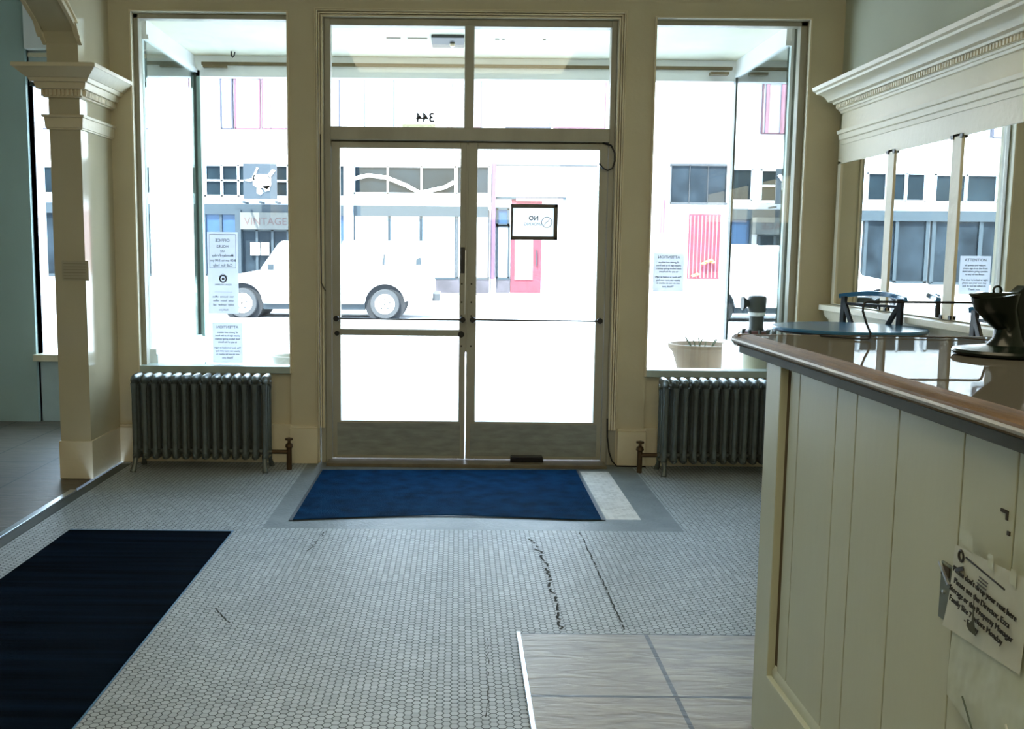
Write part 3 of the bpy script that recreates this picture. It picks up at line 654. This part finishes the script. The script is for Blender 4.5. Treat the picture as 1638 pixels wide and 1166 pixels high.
for (t, u, v, s_) in (("Please don't drop your rent here", .012, .000, .0150), ('Please see the Director, Ezra', .018, -.020, .0150), ('Storage or the Property Manager', .004, -.037, .0150), ('Family Site 7 before Monday', .006, -.055, .0150), ('- Friday', .060, -.076, .0150)):
    text('lettering', t, s_, INK, tx(u, v, -5), sh, align='LEFT', bold=0)
MB().tube([(-.014, -(.035+.008*math.cos(t)), .033+.009*math.sin(t)) for t in [2*PI*k/14 for k in range(14)]], .003, 5, True).build('round_emblem', INK, sh)
MB().bar((-.0155, -.022, .004), (-.0155, -.046, .014), .002, .007).build('dark_mark', INK, sh)
MB().bar((-.0155, -.052, .036), (-.0155, -.175, .022), .002, .003).build('header_line', INK, sh)
for k in range(4): MB().bar((-.0155, -.098+.003*k, .017-.006*k), (-.0155, -.125+.002*k, .0145-.006*k), .001, .002).build('header_line', INKG, sh)
MB().add([(-.0165, -.088, -.012), (-.0165, -.093, -.060), (-.0165, -.104, -.085), (-.0165, -.080, -.084), (-.0165, -.070, -.078), (-.0165, -.086, -.064)], [(0, 1, 2, 3, 4, 5)]).build('tear', plain('tear_shadow', (.05, .055, .03), .7), sh)  # dark patch painting the shadow inside the tear
o = MB().bar((-.012, -.065, -.208), (-.012, -.115, -.262), .002, .003).build('crease', plain('sleeve_fold', (.10, .13, .09), .5), pn)
m = MB()
for (u, v, a) in ((.205, -.235, 1), (.215, -.205, -1), (.190, -.262, 1), (.222, -.258, 0), (.198, -.285, -1)): m.bar((-.014, -u, v), (-.016, -(u+.012*a+.002), v+.016), .002, .004)
m.build('plastic_glint', plain('painted_glint', (.7, .74, .68), .1), pn)  # pale bars painted as highlights on the crumpled plastic
for (u, v) in ((.028, .075), (.040, .070), (.058, .066), (.125, .055), (.19, .05)): MB().add([wp(u, v-.012, .006), wp(u+.018, v-.014, .006), wp(u+.017, v+.012, .006), wp(u+.002, v+.013, .006)], [(0, 1, 2, 3)]).build('tape', TAPEM, pn)
ms = thing('mail_slot', 'small metal mail slot half hidden by the torn notice', 'mail slot', (.902, -4.708, .80))
MB().box(-.004, 0, -.02, .018, -.055, .052).build('plate', plain('dull_metal_plate', (.16, .18, .14), .4, metal=.5), ms, bevel=.001)
MB().bar((-.008, .018, .050), (-.008, -.020, .018), .004, .005).build('flap', STEEL, ms)
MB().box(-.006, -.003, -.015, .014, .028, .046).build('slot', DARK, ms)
MB().lathe([(.0035, 0), (.0035, -.004)], (-.004, .0, -.002), 8, 'x').build('screw', STEEL, ms)
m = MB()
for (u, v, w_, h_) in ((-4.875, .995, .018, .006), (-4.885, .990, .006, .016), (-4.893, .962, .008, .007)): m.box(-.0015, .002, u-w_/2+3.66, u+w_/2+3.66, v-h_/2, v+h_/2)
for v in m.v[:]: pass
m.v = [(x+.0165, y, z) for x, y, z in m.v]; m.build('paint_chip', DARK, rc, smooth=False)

# wire rack standing on the counter
wr = thing('wire_rack', 'thin bent wire rack standing at the far edge of the counter top', 'rack', (1.16, -3.62, 1.166))
def arcpts(cx_, cz_, r, a0, a1, n, y=0): return [(cx_+r*math.cos(a0+(a1-a0)*k/n), y, cz_+r*math.sin(a0+(a1-a0)*k/n)) for k in range(n+1)]
hoop = [(.030, .0, .004)]+[(.034, .0, .02), (.020, .0, .05), (.008, 0, .085)]+arcpts(.022, .098, .014, PI, PI/2, 5)+arcpts(.352, .098, .014, PI/2, 0, 5)+[(.375, 0, .06), (.395, 0, .035), (.392, 0, .012), (.385, 0, .004)]
MB().tube(hoop, .0034, 8).build('upright_wire', BLACKM, wr)
MB().tube([(-.075, .10, .004), (.0, .012, .004), (.022, .0, .004), (.030, -.005, .006)], .0028, 8).build('foot_wire', BLACKM, wr)
MB().tube([(.385, 0, .004), (.34, .08, .004), (.15, .12, .004), (-.075, .10, .004)], .0022, 8).build('back_wire', BROWNM, wr)

# dark glazed ornament on the counter
ob = thing('counter_ornament', 'dark green glossy flared ornament on a saucer base, right end of counter', 'ornament', (1.345, -4.02, 1.166))
MB().lathe([(.090, 0), (.118, .003), (.124, .010), (.120, .016), (.095, .020), (.05, .026), (.03, .03)], (.02, 0, 0), 40).build('saucer', BLACK, ob)
MB().tube([(.02, 0, .02), (.022, 0, .045), (.018, 0, .075), (.0, 0, .105), (-.012, 0, .13), (-.015, 0, .150)], [.050, .034, .030, .040, .052, .056], 28).build('body', BLACK, ob)
MB().prism([(-.075, .152), (-.055, .158), (.0, .156), (.028, .158), (.048, .176), (.052, .172), (.056, .135), (.068, .095), (.078, .06), (.085, .02), (.0, .02), (.008, .07), (-.025, .095), (-.050, .125)], 'y', -.022, .022).build('handle', BLACK, ob, bevel=.007)
MB().tube([(-.012+.010*math.cos(t), 0, .162+.010*math.sin(t)) for t in [2*PI*k/16 for k in range(16)]], .003, 6, True).build('ring', BLACK, ob)

# round high table and chairs by the mirrors
tb = thing('pub_table', 'high round table with blue top behind the counter', 'table', (1.985, -1.47, 0))
MB().lathe([(.345, 1.020), (.366, 1.026), (.371, 1.034)], (0, 0, 0), 56).build('table_rim', BLACKM, tb)
MB().lathe([(.371, 1.034), (.374, 1.044), (.369, 1.050), (.30, 1.0502)], (0, 0, 0), 56).build('tabletop', BLUET, tb)
MB().lathe([(.030, .03), (.030, 1.02)], (-.12, -.09, 0), 18).build('pedestal', BLACKM, tb)
MB().lathe([(.19, 0), (.20, .008), (.10, .03), (.035, .05)], (-.12, -.09, 0), 36).build('base', BLACKM, tb)
def barchair(name, loc, rz, label):
    r = thing(name, label, 'chair', loc, 'tall chairs by the mirror', rz)
    for s in (-1, 1):
        MB().bar((s*.188, -.17, 0), (s*.19, -.20, 1.185), .030, .022, (0, 1, 0)).build('back_leg', BLACKM, r, bevel=.003)
        MB().bar((s*.188, .075, 0), (s*.185, .065, .76), .028, .022, (0, 1, 0)).build('front_leg', BLACKM, r, bevel=.003)
        MB().bar((s*.188, -.197, 1.160), (s*.105, -.185, 1.01), .026, .016, (0, 1, 0)).build('back_brace', BLACKM, r, bevel=.003)
    n = 14; ring = []
    for k in range(n+1):
        t = -1+2*k/n; ring.append([(t*.222, -.20-.05*(1-t*t)+o[0], 1.185+.022*(1-t*t)+o[1]) for o in ((-.016, -.012), (.010, -.014), (.014, .012), (-.008, .014))])
    MB().loft(ring).build('top_rail', plain('blue_gloss_rail', (.05, .20, .42), .10, coat=1) if 'blue_gloss_rail' not in bpy.data.materials else bpy.data.materials['blue_gloss_rail'], r, bevel=.004)
    for (yy, zz, hh) in ((-.20, 1.145, .185), (-.182, 1.0, .18), (-.18, .30, .18), (.07, .25, .19)): MB().bar((-hh, yy, zz), (hh, yy, zz), .016, .014).build('rail', BLACKM, r)
    MB().box(-.21, .21, -.20, .09, .745, .785).build('seat', BLACKM, r, bevel=.012)
    return r
c1 = barchair('bar_chair', (2.135, -1.00, 0), math.radians(12+180), 'black tall chair with curved blue top rail behind the blue table')
c1.location = (2.05, -1.235, 0); c1.rotation_euler.z = math.radians(115.2)
c2 = copy_tree(c1); c2.location = (2.018, -2.534, 0); c2.rotation_euler.z = math.radians(99.8); c2['label'] = 'tall dark chair between the mirror and the counter, nearest to the camera'

# ================================================================== OUTSIDE THINGS
pt = thing('planter_bowl', 'wide tan clay planter bowl outside the right window', 'planter', (2.085, 1.95, -.03))
MB().lathe([(.14, 0), (.16, .04), (.12, .10), (.13, .26), (.19, .45), (.235, .60), (.275, .645), (.275, .675), (.25, .675), (.225, .63)], (0, 0, 0), 36).build('bowl', TERRA, pt)
MB().lathe([(.232, .632), (.2, .645), (.01, .652)], (0, 0, 0), 24).build('soil', plain('dry_soil', (.14, .12, .08), .9), pt)
for k in range(9):
    a = random.uniform(0, 6.28); r0 = random.uniform(.02, .16); MB().tube([(r0*math.cos(a), r0*math.sin(a), .64), (r0*1.2*math.cos(a), r0*1.2*math.sin(a), .68), (r0*1.3*math.cos(a+.2), r0*1.3*math.sin(a+.2), random.uniform(.69, .73))], .005, 5).build('stem', LEAF, pt)
pt2 = thing('planter_bowl', 'small pale planter at the right edge of the left window', 'planter', (-1.43, 1.95, -.03))
MB().lathe([(.12, 0), (.10, .08), (.12, .3), (.16, .50), (.17, .54), (.15, .54), (.14, .50)], (0, 0, 0), 28).build('bowl', plain('pale_stone_pot', (.45, .42, .34), .8), pt2)
hy = thing('fire_hydrant', 'grey hydrant with red collar and side nozzle standing in the porch, right window', 'hydrant', (2.045, .27, -.03))
MB().lathe([(.085, 0), (.090, .02), (.080, .04), (.080, .30), (.080, .80), (.088, .82), (.088, .845), (.082, .862), (.02, .862)], (0, 0, 0), 32).build('drum', BEIGE, hy)
MB().lathe([(.070, .862), (.084, .866), (.084, .916), (.070, .924)], (0, 0, 0), 28).build('collar', HYDR, hy)
for k in range(8): a = 2*PI*k/8; MB().lathe([(.012, .858), (.012, .93)], (.086*math.cos(a), .086*math.sin(a), 0), 8).build('bolt', HYDG, hy)
MB().lathe([(.056, .92), (.050, .932), (.047, .95), (.049, 1.022)], (0, 0, 0), 24).build('barrel', HYDG, hy)
MB().lathe([(.052, 1.022), (.057, 1.026), (.057, 1.046), (.052, 1.05)], (0, 0, 0), 24).build('white_band', WHITE, hy)
MB().lathe([(.055, 1.05), (.060, 1.056), (.062, 1.145), (.054, 1.158), (.02, 1.164)], (0, 0, 0), 24).build('head', HYDG, hy)
MB().lathe([(.024, -.050), (.026, -.068), (.046, -.092), (.048, -.102), (.03, -.102)], (0, 0, 1.108), 18, 'x').build('nozzle', HYDG, hy)
MB().tube([(-.104-.018*math.cos(t), 0, .893+.018*math.sin(t)) for t in [PI*(-.55+1.1*k/9) for k in range(10)]], .005, 6).build('hook', BLACKM, hy)

# pickup truck parked across the street
gz = -.17
car = thing('pickup_truck', 'white pickup truck with covered bed parked on the street', 'truck', (-3.26, 17.4, gz))
k17 = (17.4+6.45)/(16.5+6.45)
def cx(px): return at(px, 450, 16.5).x*k17+3.26
def cz(py): return (at(600, py, 16.5).z-1.41)*k17+1.41-gz
wf_, wr_ = cx(400), cx(620); R_ = .345
def arc(c, r, a0, a1, n): return [(c+r*math.cos(a0+(a1-a0)*i/n), R_+r*math.sin(a0+(a1-a0)*i/n)) for i in range(n+1)]
xr = cx(694); xf = cx(372)
ra = .47
low = [(xf+.02, .42), (xf, .62), (xf+.05, .92), (xf+.35, 1.02), (cx(430), 1.12), (xr-.02, 1.14), (xr, 1.05), (xr, .52), (xr-.04, .44)]
low += [(wr_+ra+.02, .42)]+arc(wr_, ra, .1, PI-.1, 10)+[(wr_-ra-.02, .34), (wf_+ra+.02, .34)]+arc(wf_, ra, .1, PI-.1, 10)+[(wf_-ra-.02, .42)]
MB().prism(low, 'y', -.88, .88).build('body', CARW, car, bevel=.03)
cab = [[(cx(426), -.80), (cx(426), .80), (cx(548), .80), (cx(548), -.80)], [(cx(458), -.66), (cx(458), .66), (cx(540), .66), (cx(540), -.66)]]
MB().loft([[(x, y, 1.10) for x, y in cab[0]], [(x, y, 1.80) for x, y in cab[1]]]).build('cab', CARW, car, bevel=.05)
MB().loft([[(cx(550), -.84, 1.12), (cx(550), .84, 1.12), (cx(694), .84, 1.12), (cx(694), -.84, 1.12)], [(cx(553), -.76, 1.82), (cx(553), .76, 1.82), (cx(685), .76, 1.82), (cx(685), -.76, 1.82)]]).build('bed_cover', CARW, car, bevel=.06)
def sw(name, pts, y0, y1, mat): MB().loft([[(x, y0-(z-1.1)*-.13, z) for x, z in pts], [(x, y0-.012-(z-1.1)*-.13, z) for x, z in pts]]).build(name, mat, car)
sw('side_window', [(cx(440), 1.18), (cx(495), 1.18), (cx(495), 1.66), (cx(462), 1.66)], -.80, 0, CARG)
sw('side_window', [(cx(500), 1.18), (cx(540), 1.18), (cx(537), 1.66), (cx(500), 1.66)], -.80, 0, CARG)
sw('cover_window', [(cx(618), 1.28), (cx(660), 1.28), (cx(657), 1.56), (cx(620), 1.56)], -.835, 0, plain('pale_camper_window', (.65, .68, .72), .2))
sw('window_trim', [(cx(616), 1.26), (cx(663), 1.26), (cx(662), 1.275), (cx(617), 1.275)], -.840, 0, BLUEF)
sw('window_trim', [(cx(615), 1.26), (cx(619), 1.26), (cx(620), 1.52), (cx(618), 1.52)], -.840, 0, BLUEF)
sw('window_trim', [(cx(667), 1.27), (cx(676), 1.27), (cx(675), 1.45), (cx(668), 1.40)], -.840, 0, BLUEF)
MB().loft([[(cx(427)-.01, -.70, 1.14), (cx(427)-.01, .70, 1.14), (cx(455)-.02, .60, 1.74), (cx(455)-.02, -.60, 1.74)], [(cx(427)+.02, -.70, 1.14), (cx(427)+.02, .70, 1.14), (cx(455)+.01, .60, 1.74), (cx(455)+.01, -.60, 1.74)]]).build('windshield', CARG, car)
MB().box(cx(441), cx(450), -1.02, -.86, 1.12, 1.26).build('side_mirror', BLUEF, car, bevel=.02)
for x in (wf_, wr_):
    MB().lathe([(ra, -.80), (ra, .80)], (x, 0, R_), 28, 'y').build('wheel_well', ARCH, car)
    for s in (-1, 1):
        wl = MB().lathe([(.20, .0), (.30, .0), (.335, .02), (.345, .06), (.345, .20), (.33, .24), (.2, .24)] if s > 0 else [(.2, -.24), (.33, -.24), (.345, -.20), (.345, -.06), (.335, -.02), (.30, 0), (.20, 0)], (x, s*.66 if s > 0 else -.66, R_), 32, 'y').build('wheel', TYRE, car)
        h = MB().lathe([(.235, 0), (.225, -.012*1), (.09, -.03), (.06, -.05), (.02, -.055)] if s < 0 else [(.235, 0), (.2, .02), (.02, .05)], (x, s*.90, R_), 28, 'y').build('hubcap', WHITE, wl)
        if s < 0:
            for k in range(5): a = 2*PI*k/5+.3; MB().lathe([(.018, -.035), (.018, -.02)], (x+.12*math.cos(a), -.9, R_+.12*math.sin(a)), 8, 'y').build('lug_hole', BLUEF, wl)
            MB().lathe([(.024, -.06), (.024, -.05)], (x-.0, -.9, R_), 10, 'y').build('lug_hole', INK, wl)
MB().box(xr-.02, xr+.16, -.8, .8, .42, .60).build('rear_bumper', GREYF, car, bevel=.02)
MB().box(xf-.10, xf+.04, -.82, .82, .42, .62).build('front_bumper', CHROME, car, bevel=.03)
MB().box(wf_+ra, wr_-ra, -.80, .80, .20, .36).build('running_board', BLUEF, car, bevel=.01)

# ---------- buildings across the street
FY = 26.5
def V(px, py, y=FY): return at(px, py, y)
def fbox(name, mat, parent, px0, px1, py0, py1, d0=.0, d1=.25, bevel=0):    # front at FY-d1
    a = V(px0, py1); c = V(px1, py0)
    return MB().box(a.x, c.x, FY-d1, FY-d0, a.z, c.z).build(name, mat, parent, bevel)
def gwin(parent, px0, px1, py0, py1, glass, frame, n=1, rows=1, t=2, d=.10, name='window', fd=.16):
    w = fbox(name, glass, parent, px0, px1, py0, py1, 0, d)
    m = MB()
    def seg(x0, x1, y0, y1): a = V(x0, y1); c = V(x1, y0); m.box(a.x, c.x, FY-fd, FY, a.z, c.z)
    seg(px0-t/2, px1+t/2, py0-t/2, py0+t/2); seg(px0-t/2, px1+t/2, py1-t/2, py1+t/2)
    for k in range(n+1): x = px0+(px1-px0)*k/n; seg(x-t/2, x+t/2, py0, py1)
    for k in range(1, rows): y = py0+(py1-py0)*k/rows; seg(px0, px1, y-t/4, y+t/4)
    m.build('window_frame', frame, w)
    return w
A = thing('storefront_building', 'white two-storey building with long blue-grey shopfront across the street', 'building', (0, FY, 0))
A.location = (0, 0, 0)
b0 = V(-700, 470).x; b1 = V(784, 470).x; top = 10.5
MB().box(b0, b1, FY, FY+8, -.05, top).build('wall', WHITEW, A)
# band of transom lights
gwin(A, 330, 462, 264, 315, BGLASS, PALEG, 5, 2, 3); gwin(A, 476, 552, 264, 315, BGLASS, PALEG, 2, 1, 3)
bw = gwin(A, 567, 728, 266, 311, BGLASS, PALEG, 3, 1, 3)
gwin(A, 731, 782, 266, 311, BGLASS2, PALEG, 2, 1, 3)
m = MB(); pts = [V(568, 286), V(590, 281), V(620, 285), V(650, 297), V(672, 309), V(690, 305), V(712, 300), V(726, 292)]
m.tube([(p.x, FY-.15, p.z) for p in pts], .07, 6); m.build('reflection_arc', WHITE, A)  # white arc modelled for a reflection in the transom glass
for (x0, x1, y0, y1) in ((-120, 40, 266, 311), (60, 210, 266, 311), (225, 318, 266, 311)): gwin(A, x0, x1, y0, y1, BGLASS, PALEG, 3, 1, 3)
# header and shop windows
fbox('shop_header', BLUEF, A, -300, 781, 331, 337, 0, .22)
gwin(A, 330, 381, 338, 440, BLUEDOOR, BLUEF, 2, 1, 2); gwin(A, 388, 462, 368, 440, BGLASS2, BLUEF, 3, 1, 3)
av = fbox('valance', AWN, A, 388, 476, 341, 367, 0, .35)
text('lettering', 'VINTAGE', .34, plain('faded_valance_lettering', (.075, .045, .045), .8), FRONT(V(428, 360).x, FY-.352, V(428, 360).z), av, ext=.004)
pg = V(412, 387); 
for (x0, x1) in ((403, 417), (420, 432)): fbox('window_poster', WHITE, A, x0, x1, 388, 408, 0, .22)
fbox('pilaster', BLUEF, A, 381, 388, 336, 470, 0, .30)
for (x0, x1, n) in ((476, 552, 1), (567, 622, 1), (624, 672, 1), (675, 728, 1)): gwin(A, x0, x1, 338, 445, PALEG if x0 > 480 else BLUEDOOR, BLUEF, n, 1, 2.5)
for (x0, x1) in ((-250, -120), (-110, 40), (60, 210), (220, 318)): gwin(A, x0, x1, 338, 440, BGLASS2, BLUEF, 2, 1, 3)
gwin(A, 732, 781, 338, 445, PALEG, GREYF, 2, 1, 3)
fbox('brick_base', BRICKG, A, 697, 782, 446, 468, 0, .14)
fbox('tall_post', WHITE, A, 553, 566, 238, 470, 0, .45)
# upper storey windows: mostly pale with dark reveals
def upper(px0, px1, py0, py1, fr, curt=None, tgt=A):
    w = gwin(tgt, px0, px1, py0, py1, PALEG, fr, 1, 1, 1.6, .06, 'upper_window', .10)
    return w
UF = plain('violet_grey_frame', (.035, .036, .055), .6); PF = plain('pink_frame', (.10, .04, .06), .6)
for (x0, x1, fr) in ((354, 372, UF), (377, 416, PF), (508, 543, UF), (583, 630, UF), (637, 717, PF), (723, 770, UF)): upper(x0, x1, 126, 206, fr)
upper(421, 462, 126, 206, PF)
for (x0, x1) in ((422, 433), (452, 457)): fbox('pink_curtain', PINK, A, x0, x1, 128, 206, 0, .13)
fbox('brick_lintel', REDB, A, 350, 470, 118, 125, 0, .13)
fbox('pink_curtain', PINK, A, 758, 769, 130, 206, 0, .13)
for (x0, x1) in ((60, 118), (-60, 0), (-180, -120), (200, 260)): upper(x0, x1, 126, 206, UF)
fbox('brick_frieze', REDB, A, 300, 480, 98, 112, 0, .12)
# hanging sign board with the white hare logo
sgn = thing('hanging_sign', 'square blue-grey hanging sign with white leaping animal logo', 'sign', (0, 0, 0))
a = V(390, 318, FY-1.0); c = V(443, 262, FY-1.0)
bd = MB().box(a.x, c.x, FY-1.05, FY-1.0, a.z, c.z).build('sign_board', SIGNB, sgn, bevel=.01)
mcx, mcz, s_ = (a.x+c.x)/2, (a.z+c.z)/2, (c.x-a.x)/54.0
def lp(pts): return [(mcx+(x-416)*s_, mcz-(y-290)*s_) for x, y in pts]
m = MB()
for pts in ([(404, 282), (408, 279), (425, 279), (434, 284), (434, 296), (428, 303), (420, 300), (414, 302), (405, 296)], [(399, 287), (404, 285), (411, 268), (414, 269), (407, 284), (408, 288), (400, 291)],
            [(427, 282), (436, 271), (441, 273), (432, 285)], [(391, 288), (400, 287), (402, 291), (393, 290)], [(411, 302), (417, 301), (421, 308), (417, 312), (411, 309)], [(420, 298), (432, 296), (431, 305), (424, 306)]):
    m.prism(lp(pts), 'y', FY-1.08, FY-1.05)
m.build('animal_logo', WHITE, bd)
for px in (390, 416, 442): q = V(px, 319, FY-1.0); MB().box(q.x-.03, q.x+.03, FY-1.05, FY-.37, q.z-.12, q.z-.06).build('bracket', BLUEF, sgn)

B = thing('pale_building', 'white building with red doors and blue window across the street', 'building', (0, 0, 0))
c0 = b1+.02; c1_ = V(1650, 470).x
MB().box(c0, c1_, FY, FY+8, -.05, 9.8).build('wall', WHITEW, B)
fbox('corner_post', LILAC, B, 785, 793, 262, 446, 0, .35); fbox('ledge', BLUEF, B, 793, 905, 316, 319, 0, .16); fbox('ledge', GREYF, B, 793, 955, 264.5, 265.3, 0, .12)
gwin(B, 795, 813, 334, 360, BLUEDOOR, BLUEF, 1, 1, 4); gwin(B, 795, 813, 362, 445, WHITE, BLUEF, 1, 1, 4)
fbox('base_panel', BRICKG, B, 793, 815, 446, 468, 0, .14)
d1 = fbox('red_door', RED, B, 816, 867, 320, 468, 0, .10); 
q0 = V(823, 447); q1 = V(853, 336); MB().box(q0.x, q1.x, FY-.14, FY-.09, q0.z, q1.z).build('door_pane', WHITE, d1)
q0 = V(857, 425); q1 = V(859, 400); MB().box(q0.x, q1.x, FY-.18, FY-.09, q0.z, q1.z).build('door_handle', BLUEF, d1)
fbox('pink_panel', PINK, B, 868, 878, 390, 468, 0, .12); fbox('pink_panel', PINK, B, 825, 900, 318, 322, 0, .18)
gwin(B, 809, 880, 126, 205, WHITE, UF, 1, 1, 1.6, .06, 'upper_window', .1); gwin(B, 886, 968, 126, 205, WHITE, PF, 1, 1, .8, .06, 'upper_window', .1)
C_ = thing('corner_building', 'pale building with grey upstairs windows and ribbed red doorway', 'building', (0, 0, 0))
gwin(B, 1072, 1160, 264, 326, BGLASS2, GREYF, 3, 1, 3, .1, 'grey_window')
MB().box(c1_+.02, c1_+14, FY, FY+8, -.05, 11).build('wall', WHITEW, C_)
MB().box(c1_+2, c1_+5, FY-.1, FY, .8, 2.9).build('window', BGLASS2, C_); MB().box(c1_+7, c1_+11, FY-.1, FY, .8, 2.9).build('window', BGLASS, C_); MB().box(c1_+2, c1_+11, FY-.1, FY, 3.1, 4.1).build('window', BGLASS, C_)
C_['label'] = 'white building at the far right end of the street with dark windows'
d2 = fbox('ribbed_red_door', RED, B, 1098, 1153, 343, 446, 0, .10)
m = MB()
for k in range(9): a = V(1101+k*6, 445); c = V(1103+k*6, 345); m.box(a.x, c.x, FY-.14, FY-.1, a.z, c.z)
m.build('door_ribs', plain('pink_rib_paint', (.30, .09, .14), .6), d2)
m = MB()
for (px, py) in ((1107, 442), (1112, 440), (1122, 423), (1128, 420), (1134, 418), (1138, 421)): q = V(px, py); m.lathe([(.02, 0), (.10, .03), (.02, .08)], (q.x, FY-.25, q.z), 8)
m.build('yellow_flowers', YEL, d2)
fbox('pink_post', PINK, B, 1056, 1062, 268, 380, 0, .2); fbox('pink_post', PINK, B, 1047, 1066, 320, 372, 0, .1)
for (x0, x1) in ((1250, 1330), (1400, 1480), (1530, 1610)): gwin(B, x0, x1, 300, 440, BGLASS2, GREYF, 2, 1, 3);
